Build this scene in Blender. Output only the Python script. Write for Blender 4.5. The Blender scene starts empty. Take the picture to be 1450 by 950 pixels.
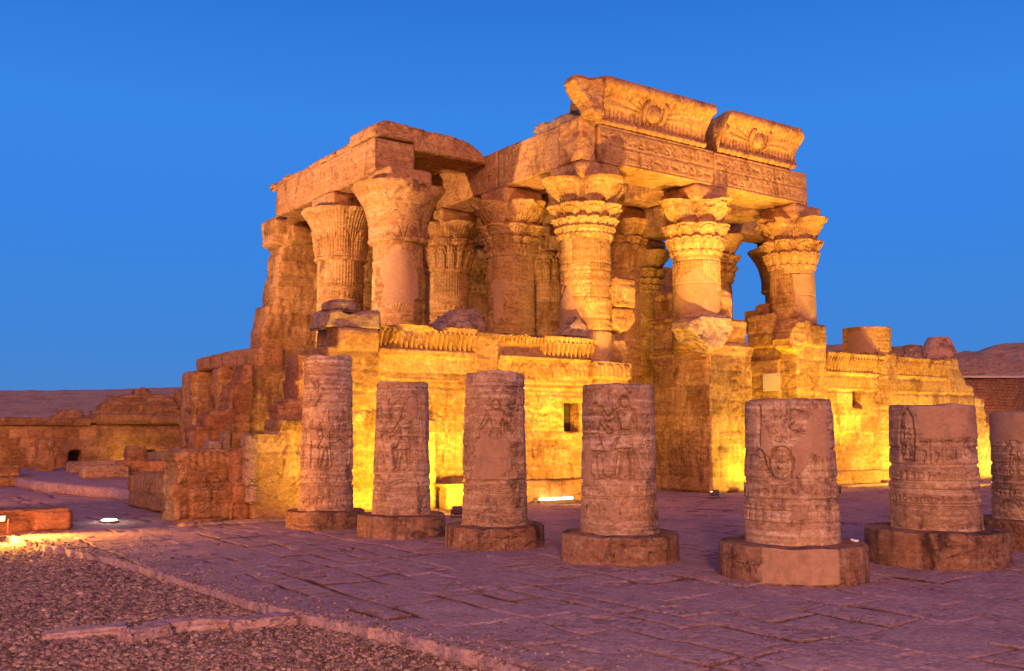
import bpy, bmesh, math, random
import numpy as np
from mathutils import Vector, Matrix
random.seed(7); RNG = np.random.default_rng(11)
R = math.radians
scene = bpy.context.scene
COL = scene.collection

# ------------------------------------------------------------------ camera
cam_d = bpy.data.cameras.new('camera'); cam = bpy.data.objects.new('camera', cam_d); COL.objects.link(cam)
cam.location = (0, 0, 2.0)
PITCH = math.atan(135 / 1400.); HEAD = R(54.3)
fw = Vector((math.cos(HEAD)*math.cos(PITCH), math.sin(HEAD)*math.cos(PITCH), math.sin(PITCH)))
cam.rotation_euler = fw.to_track_quat('-Z', 'Y').to_euler()
cam_d.sensor_width = 36; cam_d.lens = 36 * 1400 / 1450.
cam_d.clip_start = .1; cam_d.clip_end = 4000
scene.camera = cam

# ------------------------------------------------------------------ world
world = bpy.data.worlds.new('World'); scene.world = world; world.use_nodes = True
wn = world.node_tree.nodes; wl = world.node_tree.links; wn.clear()
wo = wn.new('ShaderNodeOutputWorld'); bg = wn.new('ShaderNodeBackground'); wl.new(bg.outputs[0], wo.inputs[0])
tc = wn.new('ShaderNodeTexCoord'); sx = wn.new('ShaderNodeSeparateXYZ'); wl.new(tc.outputs['Generated'], sx.inputs[0])
rz = wn.new('ShaderNodeValToRGB'); wl.new(sx.outputs['Z'], rz.inputs[0])
el = rz.color_ramp.elements
el[0].position = 0.0; el[0].color = (.085, .225, .56, 1)
el[1].position = 1.0; el[1].color = (.006, .040, .18, 1)
for p, c in ((.08, (.052, .235, .68, 1)), (.2, (.040, .230, .76, 1)), (.3, (.040, .238, .79, 1)), (.42, (.024, .175, .66, 1)), (.6, (.012, .085, .36, 1))):
    e = rz.color_ramp.elements.new(p); e.color = c
# afterglow of the set sun, low in the west (behind the photographer)
dt = wn.new('ShaderNodeVectorMath'); dt.operation = 'DOT_PRODUCT'; wl.new(tc.outputs['Generated'], dt.inputs[0])
dt.inputs[1].default_value = (-math.cos(R(60)), -math.sin(R(60)), .06)
gr = wn.new('ShaderNodeValToRGB'); wl.new(dt.outputs['Value'], gr.inputs[0])
ge = gr.color_ramp.elements
ge[0].position = .35; ge[0].color = (0, 0, 0, 1); ge[1].position = 1.0; ge[1].color = (2.0, .58, .22, 1)
e = ge.new(.75); e.color = (.70, .19, .14, 1)
sky = wn.new('ShaderNodeTexSky'); sky.sky_type = 'NISHITA'; sky.sun_disc = False
sky.sun_elevation = R(-1.5); sky.sun_rotation = R(90 - (60 + 180)); sky.ozone_density = 4
m1 = wn.new('ShaderNodeMix'); m1.data_type = 'RGBA'; m1.blend_type = 'ADD'; m1.inputs[0].default_value = 1.0
wl.new(rz.outputs[0], m1.inputs[6]); wl.new(gr.outputs[0], m1.inputs[7])
m2 = wn.new('ShaderNodeMix'); m2.data_type = 'RGBA'; m2.blend_type = 'ADD'; m2.inputs[0].default_value = .02
wl.new(m1.outputs[2], m2.inputs[6]); wl.new(sky.outputs[0], m2.inputs[7])
wl.new(m2.outputs[2], bg.inputs[0]); bg.inputs[1].default_value = 1.0

# ------------------------------------------------------------------ sun: broad, low dusk glow
sd = bpy.data.lights.new('sun', 'SUN'); sun = bpy.data.objects.new('sun', sd); COL.objects.link(sun)
sd.energy = 1.0; sd.angle = R(10); sd.color = (1.0, .46, .17)
sun.location = (0, -10, 30)
_sd = Vector((math.cos(R(52))*math.cos(R(15)), math.sin(R(52))*math.cos(R(15)), -math.sin(R(15))))
sun.rotation_euler = _sd.to_track_quat('-Z', 'Y').to_euler()
scene.view_settings.view_transform = 'Standard'; scene.view_settings.look = 'None'
scene.view_settings.exposure = 0; scene.view_settings.gamma = 1
scene.view_settings.use_curve_mapping = False
scene.cycles.use_denoising = True
scene.cycles.max_bounces = 5; scene.cycles.diffuse_bounces = 3; scene.cycles.sample_clamp_indirect = 6

# ------------------------------------------------------------------ noise
def _hash(ix, iy, iz, s):
    h = (ix.astype(np.int64)*374761393 + iy.astype(np.int64)*668265263 + iz.astype(np.int64)*2147483647 + s*1274126177) & 0xffffffff
    h = ((h ^ (h >> 13)) * 1274126177) & 0xffffffff
    h = (h ^ (h >> 16)) & 0xffffff
    return h / float(0xffffff)
def vnoise(P, s=0):
    P = np.asarray(P, float); f = np.floor(P); t = P - f; t = t*t*(3-2*t); i = f.astype(np.int64)
    out = 0
    for dx in (0, 1):
        for dy in (0, 1):
            for dz in (0, 1):
                w = (t[:, 0] if dx else 1-t[:, 0])*(t[:, 1] if dy else 1-t[:, 1])*(t[:, 2] if dz else 1-t[:, 2])
                out = out + w*_hash(i[:, 0]+dx, i[:, 1]+dy, i[:, 2]+dz, s)
    return out*2-1
def fbm(P, sc=1., octv=3, s=0, gain=.5):
    o = 0; a = 1.; n = 0
    for k in range(octv):
        o = o + a*vnoise(P*sc*(2.03**k) + 17.3*k, s+k); n += a; a *= gain
    return o/n
def lnoise(P, s=0):
    f = np.floor(P); t = P-f; i = f.astype(np.int64); k = t.sum(1) > 1.3; o = 0
    for dx in (0, 1):
        for dy in (0, 1):
            for dz in (0, 1):
                w = (t[:, 0] if dx else 1-t[:, 0])*(t[:, 1] if dy else 1-t[:, 1])*(t[:, 2] if dz else 1-t[:, 2])
                o = o+w*_hash(i[:, 0]+dx, i[:, 1]+dy, i[:, 2]+dz, s)
    return o*2-1
COURSES = {'sandstone_wall': (1.25, .50, .025, .03), 'ruin_blocks': (.95, .42, .08, .05), 'reddish_blocks': (.8, .40, .08, .05)}
def sstep(a, b, x):
    t = np.clip((x-a)/(b-a), 0, 1); return t*t*(3-2*t)

# ------------------------------------------------------------------ object helpers
def tag(o, label=None, cat=None, group=None, kind=None):
    if label: o['label'] = label
    if cat: o['category'] = cat
    if group: o['group'] = group
    if kind: o['kind'] = kind
    elif label: o['kind'] = 'thing'
    return o
def thing(name, loc, label, cat, group=None):
    o = bpy.data.objects.new(name, None); o.empty_display_size = .3; COL.objects.link(o); o.location = loc
    return tag(o, label, cat, group)
def np_mesh(name, V, Q, T=None, smooth=True):
    me = bpy.data.meshes.new(name)
    nq = 0 if Q is None else len(Q); nt = 0 if T is None else len(T)
    me.vertices.add(len(V)); me.vertices.foreach_set('co', np.ascontiguousarray(V, np.float32).ravel())
    idx = []; tot = []
    if nq: idx.append(np.asarray(Q, np.int32).ravel()); tot.append(np.full(nq, 4, np.int32))
    if nt: idx.append(np.asarray(T, np.int32).ravel()); tot.append(np.full(nt, 3, np.int32))
    idx = np.concatenate(idx); tot = np.concatenate(tot); st = np.concatenate(([0], np.cumsum(tot)[:-1])).astype(np.int32)
    me.loops.add(len(idx)); me.loops.foreach_set('vertex_index', idx)
    me.polygons.add(len(tot)); me.polygons.foreach_set('loop_start', st); me.polygons.foreach_set('loop_total', tot)
    me.update(calc_edges=True); me.validate()
    if smooth: me.polygons.foreach_set('use_smooth', np.ones(len(me.polygons), bool))
    return me
def attr(me, name, vals):
    a = me.attributes.new(name, 'FLOAT', 'POINT'); a.data.foreach_set('value', np.asarray(vals, np.float32))
def put(name, me, mat, parent=None):
    """me is in world coordinates; the origin becomes the parent's, or the base centre"""
    o = bpy.data.objects.new(name, me); COL.objects.link(o)
    n = len(me.vertices); V = np.empty(n*3, np.float32); me.vertices.foreach_get('co', V); V = V.reshape(-1, 3)
    if parent is not None:
        L = np.array(parent.location) + (np.array(parent.parent.location) if parent.parent else 0)
        # parents of sub-parts carry local location 0
        L = np.array(root_loc(parent)); o.parent = parent
    else:
        L = np.array([(V[:, 0].min()+V[:, 0].max())/2, (V[:, 1].min()+V[:, 1].max())/2, V[:, 2].min()]); o.location = L
    me.vertices.foreach_set('co', (V-L).astype(np.float32).ravel()); me.update()
    if 'tone' not in me.attributes: attr(me, 'tone', np.full(n, .5))
    if mat:
        me.materials.clear(); me.materials.append(mat)
    return o
def root_loc(o):
    L = Vector(o.location); p = o.parent
    while p: L = L + Vector(p.location); p = p.parent
    return L
def coords(me):
    V = np.empty(len(me.vertices)*3, np.float32); me.vertices.foreach_get('co', V); return V.reshape(-1, 3).astype(float)
def normals(me):
    N = np.empty(len(me.vertices)*3, np.float32); me.vertex_normals.foreach_get('vector', N); return N.reshape(-1, 3).astype(float)

def prism(poly, y0, y1, axis='y'):
    """outline extruded: axis 'y' -> poly in (x,z); 'x' -> poly in (y,z); 'z' -> poly in (x,y)"""
    return ('p', poly, y0, y1, axis)
def box(x0, x1, y0, y1, z0, z1, rz=0, tilt=0):
    return ('b', (x0, x1, y0, y1, z0, z1), rz, tilt)
def cyl(x, y, r, z0, z1, n=40, r2=None):
    return ('c', x, y, r, z0, z1, n, r if r2 is None else r2)
def raw_mesh(shapes):
    bm = bmesh.new()
    for s in shapes:
        if s[0] == 'p':
            _, poly, a, b, ax = s
            def P(u, v, w): return {'y': (u, w, v), 'x': (w, u, v), 'z': (u, v, w)}[ax]
            va = [bm.verts.new(P(u, v, a)) for u, v in poly]; vb = [bm.verts.new(P(u, v, b)) for u, v in poly]
            n = len(poly); fs = [bm.faces.new(va), bm.faces.new(vb[::-1])]
            for i in range(n): fs.append(bm.faces.new((va[i], vb[i], vb[(i+1) % n], va[(i+1) % n])))
            bmesh.ops.recalc_face_normals(bm, faces=fs)
        elif s[0] == 'b':
            x0, x1, y0, y1, z0, z1 = s[1]
            c = Vector(((x0+x1)/2, (y0+y1)/2, (z0+z1)/2))
            M = Matrix.Translation(c) @ Matrix.Rotation(s[2], 4, 'Z') @ Matrix.Rotation(s[3], 4, 'X') @ Matrix.Diagonal((x1-x0, y1-y0, z1-z0, 1))
            bmesh.ops.create_cube(bm, size=1, matrix=M)
        elif s[0] == 'c':
            _, x, y, r, z0, z1, n, r2 = s
            bmesh.ops.create_cone(bm, cap_ends=True, segments=n, radius1=r, radius2=r2, depth=z1-z0, matrix=Matrix.Translation((x, y, (z0+z1)/2)))
    me = bpy.data.meshes.new('raw'); bm.to_mesh(me); bm.free(); return me
def remesh(shapes, vox):
    me = raw_mesh(shapes); o = bpy.data.objects.new('tmp', me); COL.objects.link(o)
    m = o.modifiers.new('r', 'REMESH'); m.mode = 'VOXEL'; m.voxel_size = vox; m.adaptivity = 0
    sm = o.modifiers.new('s', 'SMOOTH'); sm.factor = .5; sm.iterations = 2
    dg = bpy.context.evaluated_depsgraph_get(); dg.update()
    ev = bpy.data.meshes.new_from_object(o.evaluated_get(dg))
    bpy.data.objects.remove(o); bpy.data.meshes.remove(me)
    return ev
def stone(name, shapes, mat, parent=None, vox=.06, rough=.04, chip=.5, reliefs=(), seed=0, courses=0):
    """worn masonry: union of the shapes, tessellated, weathered, then carved.
    reliefs: (Relief, axis, x0, z0, plane, sign) carve faces whose normal is -y ('y') or -x ('x')"""
    me = remesh(shapes, vox)
    V = coords(me); N = normals(me)
    # weathering is stronger on edges: edges have normals off-axis
    edge = 1-np.max(np.abs(N), axis=1); edge = np.clip(edge*4, 0, 1)
    n1 = fbm(V, 1.3, 3, seed); n2 = fbm(V, 5.5, 2, seed+5)
    d = rough*(.55*n1+.45*n2) - chip*edge*rough*(1.2+1.6*np.clip(n1+.1, 0, 1)*3)
    if courses == 0: courses = COURSES.get(mat.name)
    tone = np.full(len(V), .5)
    if mat.name == 'broken_rock' or rough >= .09: d = d + rough*1.1*lnoise(V*1.9, seed)
    if courses:
        bw, bh, off, gd = courses
        ax = np.argmax(np.abs(N), 1); u = np.where(ax == 0, V[:, 1], V[:, 0]); wb = .03*vnoise(V*1.1, seed); zz = V[:, 2]-np.where(ax == 2, .05, 0)+wb
        row = np.floor(zz/bh).astype(np.int64); o1 = row*0+seed
        wr = bw*(.65+.7*_hash(row, o1, o1, 3)); uo = u+wb+5*_hash(row, o1, o1, 4)
        colm = np.floor(uo/wr).astype(np.int64)
        dz = np.minimum(zz/bh-row, row+1-zz/bh)*bh; du = np.minimum(uo/wr-colm, colm+1-uo/wr)*wr
        hb = _hash(row, colm, o1, 5); tone = _hash(row, colm, o1, 6)
        jw = max(.018, vox*.55)*(1+.8*np.clip(n1, -.5, 1)); g = np.exp(-(np.minimum(dz, du)/jw)**2)*sstep(-.45, .0, fbm(V, 1.6, 2, seed+31))
        d = d + np.where(ax == 2, 0, (hb-.5)*off - (hb > .94)*off*1.5 - g*gd)
    V2 = V + N*d[:, None]
    patch = np.zeros(len(V))
    for rl in reliefs:
        rel, ax, u0, z0, sel = rl
        if ax == 'y': u = V[:, 0]-u0; ok = (N[:, 1] < -.8) & (np.abs(V[:, 1]-sel) < .12)
        else: u = -(V[:, 1]-u0); ok = (N[:, 0] < -.8) & (np.abs(V[:, 0]-sel) < .12)
        h, pm = rel.sample(u, V[:, 2]-z0); h = h*1.8
        V2 = V2 + N*(np.where(ok, h, 0))[:, None]; patch = np.maximum(patch, np.where(ok, pm, 0))
    me.vertices.foreach_set('co', V2.astype(np.float32).ravel())
    me.polygons.foreach_set('use_smooth', np.ones(len(me.polygons), bool)); me.update()
    attr(me, 'patch', patch); attr(me, 'tone', tone)
    return put(name, me, mat, parent)

# ------------------------------------------------------------------ carved relief canvas
class Relief:
    def __init__(s, w, h, res):
        s.res = res; s.nx = int(w/res)+2; s.ny = int(h/res)+2
        s.G = np.zeros((s.ny, s.nx)); s.P = np.zeros((s.ny, s.nx)); s.B = np.zeros((s.ny, s.nx)); s.w = w; s.h = h
    def win(s, pts, pad):
        a = np.array(pts); x0, y0 = a.min(0)-pad; x1, y1 = a.max(0)+pad
        i0 = max(0, int(x0/s.res)); i1 = min(s.nx, int(x1/s.res)+2); j0 = max(0, int(y0/s.res)); j1 = min(s.ny, int(y1/s.res)+2)
        if i1 <= i0 or j1 <= j0: return None
        X, Y = np.meshgrid(np.arange(i0, i1)*s.res, np.arange(j0, j1)*s.res); return i0, i1, j0, j1, X, Y
    def line(s, pts, w=.015, d=.015, closed=False):
        n = len(pts)
        for k in range(n if closed else n-1):
            a = pts[k]; b = pts[(k+1) % n]; W = s.win([a, b], w*2.5)
            if W is None: continue
            i0, i1, j0, j1, X, Y = W
            dx, dy = b[0]-a[0], b[1]-a[1]; L = dx*dx+dy*dy+1e-9
            t = np.clip(((X-a[0])*dx+(Y-a[1])*dy)/L, 0, 1)
            q = ((X-a[0]-t*dx)**2+(Y-a[1]-t*dy)**2)/(w*w)
            s.G[j0:j1, i0:i1] = np.minimum(s.G[j0:j1, i0:i1], -d*np.exp(-q*q))
    def inside(s, pts):
        W = s.win(pts, s.res)
        if W is None: return None
        i0, i1, j0, j1, X, Y = W; c = np.zeros(X.shape, bool); n = len(pts)
        for k in range(n):
            x1, y1 = pts[k]; x2, y2 = pts[(k+1) % n]
            if y1 == y2: continue
            c ^= ((y1 > Y) != (y2 > Y)) & (X < (x2-x1)*(Y-y1)/(y2-y1)+x1)
        return i0, i1, j0, j1, c
    def fill(s, pts, dh):
        W = s.inside(pts)
        if W: i0, i1, j0, j1, c = W; s.B[j0:j1, i0:i1][c] = dh
    def plaster(s, pts):
        W = s.inside(pts)
        if W:
            i0, i1, j0, j1, c = W
            s.P[j0:j1, i0:i1][c] = 1
    def hole(s, pts, dh):
        W = s.inside(pts)
        if W: i0, i1, j0, j1, c = W; s.G[j0:j1, i0:i1][c] = dh
    def shape(s, pts, x, y, k, flip=False, w=.015, d=.015, fill=0., closed=True):
        q = [(x+(-px if flip else px)*k, y+py*k) for px, py in pts]
        if fill and closed: s.fill(q, fill)
        s.line(q, w, d, closed)
    def sample(s, u, v):
        u = u/s.res; v = v/s.res
        ok = (u >= 0) & (u < s.nx-1) & (v >= 0) & (v < s.ny-1)
        i = np.clip(u.astype(int), 0, s.nx-2); j = np.clip(v.astype(int), 0, s.ny-2); fu = u-i; fv = v-j
        P = s.P; T = s.G+s.B
        Q3 = np.column_stack([u*s.res, v*s.res, u*0+s.w]); wu = fbm(Q3, 4.5, 3, 400)*.075/s.res; wv = fbm(Q3, 4.5, 3, 410)*.075/s.res
        i2 = np.clip((u+wu).astype(int), 0, s.nx-1); j2 = np.clip((v+wv).astype(int), 0, s.ny-1); pm = P[j2, i2]
        h = T[j, i]*(1-fu)*(1-fv)+T[j, i+1]*fu*(1-fv)+T[j+1, i]*(1-fu)*fv+T[j+1, i+1]*fu*fv
        h = h*(1-pm)+.006*pm
        return np.where(ok, h, 0), np.where(ok, pm, 0)
    # --- motifs
    def person(s, x, y, k, flip=False, w=.014, d=.016, crown=1, arm=0, staff=False):
        S = lambda p, f=.008, c=True: s.shape(p, x, y, k, flip, w, d, f, c)
        S([(.02, .35), (.09, .35), (.095, .18), (.11, .04), (.10, 0), (.0, 0), (.0, .02), (.06, .04), (.045, .18)])
        S([(-.10, .34), (-.02, .35), (-.05, .18), (-.08, .04), (-.09, 0), (-.20, 0), (-.19, .02), (-.13, .05), (-.12, .18)])
        S([(-.05, .56), (.065, .56), (.10, .36), (-.02, .33), (-.15, .34)])
        S([(-.13, .79), (-.05, .82), (.05, .82), (.13, .79), (.08, .66), (.062, .56), (-.05, .56), (-.07, .66)])
        S([(-.03, .82), (-.06, .87), (-.075, .885), (-.055, .90), (-.05, .93), (-.02, .95), (.03, .945), (.055, .90), (.06, .83), (.03, .81)])
        if crown == 1: S([(-.045, .94), (-.03, 1.04), (.0, 1.10), (.03, 1.05), (.05, .94)])
        elif crown == 2: S([(-.05, .95), (-.06, 1.0), (-.02, 1.0), (.0, 1.08), (.05, 1.08), (.05, .94)])
        elif crown == 3: s.shape([(.045*math.cos(t), 1.01+.045*math.sin(t)) for t in np.linspace(0, 6.28, 12)[:-1]], x, y, k, flip, w, d, .01)
        if arm == 0: S([(-.12, .79), (-.17, .66), (-.27, .73), (-.29, .70), (-.17, .61), (-.09, .71)])
        elif arm == 1: S([(-.12, .79), (-.22, .72), (-.30, .84), (-.33, .82), (-.23, .66), (-.09, .70)])
        else: S([(-.12, .79), (-.22, .60), (-.25, .62), (-.26, .58), (-.21, .555), (-.09, .70)])
        S([(.12, .79), (.16, .65), (.155, .48), (.12, .48), (.125, .64), (.09, .70)])
        if staff: s.line([(x+(.29 if flip else -.29)*k, y), (x+(.29 if flip else -.29)*k, y+.86*k)], w, d)
        s.shape([(.08, .36), (.16, .20), (.13, .06)], x, y, k, flip, w*.8, d*.7, 0, False)
    GL = [
        [[(0, .1), (.2, .0), (.2, .25), (.45, .3), (.75, .6), (.8, .9), (.6, .85), (.5, .6), (.1, .4)]],
        [[(.4, 0), (.4, 1), (.6, .9), (.62, .45), (.42, .35)]],
        [[(0, .5), (.3, .7), (.7, .7), (1, .5), (.7, .3), (.3, .3), (0, .5)], [(.4, .5), (.6, .5)]],
        [[(0, .5), (.15, .65), (.3, .4), (.45, .65), (.6, .4), (.75, .65), (.9, .4)]],
        [[(.1, .2), (.9, .2), (.9, .8), (.1, .8), (.1, .2)]],
        [[(.5, 0), (.5, .5), (.3, .8), (.5, 1), (.7, .8), (.5, .5)], [(.2, .5), (.8, .5)]],
        [[(0, .2), (.3, .2), (.4, .45), (.7, .3), (1, .3), (.95, .6)]],
        [[(.15, .1), (.85, .1), (.7, .45), (.5, .55), (.3, .45), (.15, .1)]],
        [[(.2, .0), (.2, .9), (.5, .9), (.5, 0)], [(.75, 0), (.75, .9)]],
        [[(.1, .5), (.25, .8), (.5, .9), (.75, .8), (.9, .5), (.75, .2), (.5, .1), (.25, .2), (.1, .5)]],
        [[(.3, 0), (.35, .5), (.2, .8), (.45, 1), (.6, .75), (.5, .5), (.8, .2)]]]
    def glyphs(s, x0, x1, y0, y1, cell, w=.01, d=.012, seed=1, vertical=False):
        rr = random.Random(seed); cw = cell*.8
        x = x0
        while x < x1-cw*.8:
            y = y0
            while y < y1-cell*.7:
                g = rr.choice(s.GL); k = cell*rr.uniform(.68, .8)
                if rr.random() < .9:
                    for pl in g: s.line([(x+px*k*.85+.04*cell, y+py*k+.1*cell) for px, py in pl], w, d)
                y += cell
            x += cw
            if vertical: s.line([(x-.02*cell, y0), (x-.02*cell, y1)], w*.7, d*.7); x += cell*.12
    def hl(s, y, x0=0, x1=None, w=.012, d=.012):
        s.line([(x0, y), (s.w if x1 is None else x1, y)], w, d)
    def scallops(s, x0, x1, y0, h, step, w=.012, d=.012):
        x = x0
        while x < x1:
            s.line([(x, y0), (x, y0+h*.6), (x+step*.25, y0+h*.9), (x+step*.5, y0+h), (x+step*.75, y0+h*.9), (x+step, y0+h*.6), (x+step, y0)], w, d)
            s.line([(x+step*.5, y0+.1*h), (x+step*.5, y0+h*.7)], w*1.5, d*.8); x += step

# ------------------------------------------------------------------ materials
def stone_mat(name, ca, cb, cc, stain=(.10, .06, .045), stain_amt=.5, block=None, strata=.35, bump=.5, patch_col=(.44, .27, .19), sc=1.0, mortar=.02, rough=.92, use_tone=False, streak=0., jstr=1., laybump=.5, cracks=.8):
    m = bpy.data.materials.new(name); m.use_nodes = True
    nt = m.node_tree; N = nt.nodes; L = nt.links; b = N['Principled BSDF']
    b.inputs['Roughness'].default_value = rough; b.inputs['Specular IOR Level'].default_value = .12
    tc = N.new('ShaderNodeTexCoord'); ge = N.new('ShaderNodeNewGeometry')
    pos = ge.outputs['Position']
    def mp(scale):
        q = N.new('ShaderNodeMapping'); q.inputs['Scale'].default_value = scale; L.new(pos, q.inputs[0]); return q.outputs[0]
    def noise(vec, s, det=4, rg=.55, dist=0):
        n = N.new('ShaderNodeTexNoise'); n.inputs['Scale'].default_value = s; n.inputs['Detail'].default_value = det
        n.inputs['Roughness'].default_value = rg; n.inputs['Distortion'].default_value = dist; L.new(vec, n.inputs['Vector']); return n.outputs[0]
    def ramp(v, a, b_, ca_=(0, 0, 0, 1), cb_=(1, 1, 1, 1)):
        r = N.new('ShaderNodeValToRGB'); r.color_ramp.elements[0].position = a; r.color_ramp.elements[1].position = b_
        r.color_ramp.elements[0].color = ca_; r.color_ramp.elements[1].color = cb_; L.new(v, r.inputs[0]); return r.outputs[0]
    def mix(f, a, b_, mode='MIX'):
        q = N.new('ShaderNodeMix'); q.data_type = 'RGBA'; q.blend_type = mode
        if isinstance(f, (int, float)): q.inputs[0].default_value = f
        else: L.new(f, q.inputs[0])
        for i, v in ((6, a), (7, b_)):
            if isinstance(v, tuple): q.inputs[i].default_value = v if len(v) == 4 else v+(1,)
            else: L.new(v, q.inputs[i])
        return q.outputs[2]
    def math_(op, a, b_=0.):
        q = N.new('ShaderNodeMath'); q.operation = op
        for i, v in ((0, a), (1, b_)):
            if isinstance(v, (int, float)): q.inputs[i].default_value = v
            else: L.new(v, q.inputs[i])
        return q.outputs[0]
    big = noise(mp((1, 1, 1)), .55*sc, 5, .6, .4)
    med = noise(mp((1, 1, 1)), 3.2*sc, 6, .65)
    fine = noise(mp((1, 1, 1)), 22*sc, 5, .7)
    lay = noise(mp((.35, .35, 7.0)), 1.1*sc, 5, .6, .3)
    c = mix(ramp(big, .35, .68), ca, cb)
    c = mix(ramp(lay, .45, .72), c, mix(strata, c, cc))
    c = mix(math_('MULTIPLY', ramp(med, .52, .70), .55), c, cc)
    st = noise(mp((1, 1, .55)), 1.5*sc, 7, .72, .5)
    c = mix(math_('MULTIPLY', ramp(st, .53, .66), stain_amt), c, stain)
    if streak:
        sk = noise(mp((3.2, 3.2, .35)), 1.2, 4, .6)
        c = mix(math_('MULTIPLY', ramp(sk, .52, .68), streak), c, stain)
    c = mix(1.0, c, ramp(fine, .30, .70, (.72, .70, .67, 1), (1.2, 1.2, 1.2, 1)), 'MULTIPLY')
    mot = noise(mp((1, 1, 1.6)), 7.5*sc, 4, .7, .3)
    c = mix(1.0, c, ramp(mot, .30, .66, (.62, .58, .54, 1), (1.18, 1.18, 1.18, 1)), 'MULTIPLY')
    crn = noise(mp((1, 1, 1.9)), .85*sc, 5, .62, .8)
    crk = math_('SUBTRACT', 1.0, ramp(math_('ABSOLUTE', math_('SUBTRACT', crn, .5)), .0, .010))
    crk = math_('MULTIPLY', crk, ramp(noise(mp((1, 1, 1)), .7, 2), .45, .55))
    c = mix(math_('MULTIPLY', crk, cracks), c, tuple(v*.8 for v in stain))
    hgt = math_('ADD', math_('MULTIPLY', fine, .18), math_('MULTIPLY', med, .9))
    hgt = math_('ADD', hgt, math_('MULTIPLY', lay, laybump))
    hgt = math_('ADD', hgt, math_('MULTIPLY', mot, .3))
    hgt = math_('SUBTRACT', hgt, math_('MULTIPLY', crk, 1.2*cracks))
    if block:
        cx = N.new('ShaderNodeSeparateXYZ'); L.new(pos, cx.inputs[0])
        cb2 = N.new('ShaderNodeCombineXYZ')
        wob = math_('MULTIPLY', noise(mp((1, 1, 1)), 1.3, 2), .10)
        L.new(math_('ADD', math_('ADD', cx.outputs[0], math_('MULTIPLY', cx.outputs[1], .93)), wob), cb2.inputs[0])
        L.new(math_('ADD', cx.outputs[2], wob), cb2.inputs[1])
        br = N.new('ShaderNodeTexBrick'); L.new(cb2.outputs[0], br.inputs['Vector'])
        br.inputs['Scale'].default_value = 1; br.inputs['Brick Width'].default_value = block[0]; br.inputs['Row Height'].default_value = block[1]
        br.inputs['Mortar Size'].default_value = mortar; br.inputs['Mortar Smooth'].default_value = .4; br.offset = .43; br.squash = 1.0; br.squash_frequency = 3
        br.inputs['Color1'].default_value = (.82, .82, .82, 1); br.inputs['Color2'].default_value = (1.12, 1.08, 1.04, 1); br.inputs['Mortar'].default_value = (.55, .48, .42, 1)
        brk = ramp(noise(mp((1, 1, 1)), 2.3, 3), .38, .60)
        c = mix(1.0, c, mix(math_('MULTIPLY', math_('ADD', math_('MULTIPLY', brk, .8), .2), jstr), (1., 1., 1.), br.outputs[0]), 'MULTIPLY')
        jm = math_('MULTIPLY', br.outputs['Fac'], -1.5*jstr)
        hgt = math_('ADD', hgt, math_('MULTIPLY', jm, brk))
    if not use_tone:
        tn = N.new('ShaderNodeAttribute'); tn.attribute_name = 'tone'
        c = mix(1.0, c, ramp(tn.outputs['Fac'], 0, 1, (.74, .70, .66, 1), (1.24, 1.26, 1.28, 1)), 'MULTIPLY')
    at = N.new('ShaderNodeAttribute'); at.attribute_name = 'patch'
    pc = mix(ramp(noise(mp((1, 1, 1)), 2.5, 4), .3, .7), patch_col, tuple(v*.86 for v in patch_col))
    pc = mix(math_('MULTIPLY', ramp(st, .50, .70), stain_amt*.55), pc, stain)
    pc = mix(1.0, pc, ramp(mot, .25, .75, (.82, .80, .78, 1), (1.12, 1.12, 1.12, 1)), 'MULTIPLY')
    c = mix(at.outputs['Fac'], c, pc)
    if use_tone:
        tn = N.new('ShaderNodeAttribute'); tn.attribute_name = 'tone'
        c = mix(1.0, c, ramp(tn.outputs['Fac'], 0, 1, (.35, .32, .32, 1), (1.6, 1.5, 1.45, 1)), 'MULTIPLY')
    L.new(c, b.inputs['Base Color'])
    bp = N.new('ShaderNodeBump'); bp.inputs['Strength'].default_value = bump; bp.inputs['Distance'].default_value = .03
    L.new(math_('MULTIPLY', hgt, math_('SUBTRACT', 1.0, math_('MULTIPLY', at.outputs['Fac'], .55))), bp.inputs['Height'])
    L.new(bp.outputs[0], b.inputs['Normal'])
    return m
SAND_A, SAND_B, SAND_C = (.52, .29, .105), (.34, .165, .05), (.64, .42, .20)
M_wall = stone_mat('sandstone_wall', SAND_A, SAND_B, SAND_C, stain=(.12, .05, .02), stain_amt=.75, patch_col=(.47, .27, .12))
M_col = stone_mat('sandstone_column', SAND_A, SAND_B, SAND_C, stain=(.12, .05, .02), stain_amt=.65, strata=.6, patch_col=(.50, .28, .135))
M_beam = stone_mat('sandstone_beam', (.54, .29, .12), (.42, .20, .075), (.62, .38, .20), stain=(.13, .055, .03), stain_amt=.7, strata=.6)
M_stub = stone_mat('weathered_stump', (.47, .285, .17), (.26, .15, .10), (.74, .56, .42), stain=(.08, .04, .04), stain_amt=.8, strata=.75, bump=.6, patch_col=(.44, .26, .165), sc=1.7, laybump=.2)
M_base = stone_mat('weathered_base', (.34, .18, .11), (.20, .10, .06), (.50, .35, .26), stain=(.05, .028, .025), stain_amt=.9, strata=.3, bump=.6, patch_col=(.45, .27, .17), sc=1.3, streak=.75, laybump=.2)
M_ruin = stone_mat('ruin_blocks', (.42, .22, .09), (.30, .145, .06), (.50, .30, .16), stain_amt=.6)
M_red = stone_mat('reddish_blocks', (.44, .20, .085), (.34, .145, .06), (.50, .28, .15), stain_amt=.45)
M_rock = stone_mat('broken_rock', (.46, .29, .19), (.33, .20, .13), (.54, .38, .27), stain_amt=.4, bump=.8)
M_brick = stone_mat('mud_brick', (.30, .15, .08), (.24, .115, .06), (.33, .19, .11), block=(.42, .16), stain_amt=.4, mortar=.03)
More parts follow.
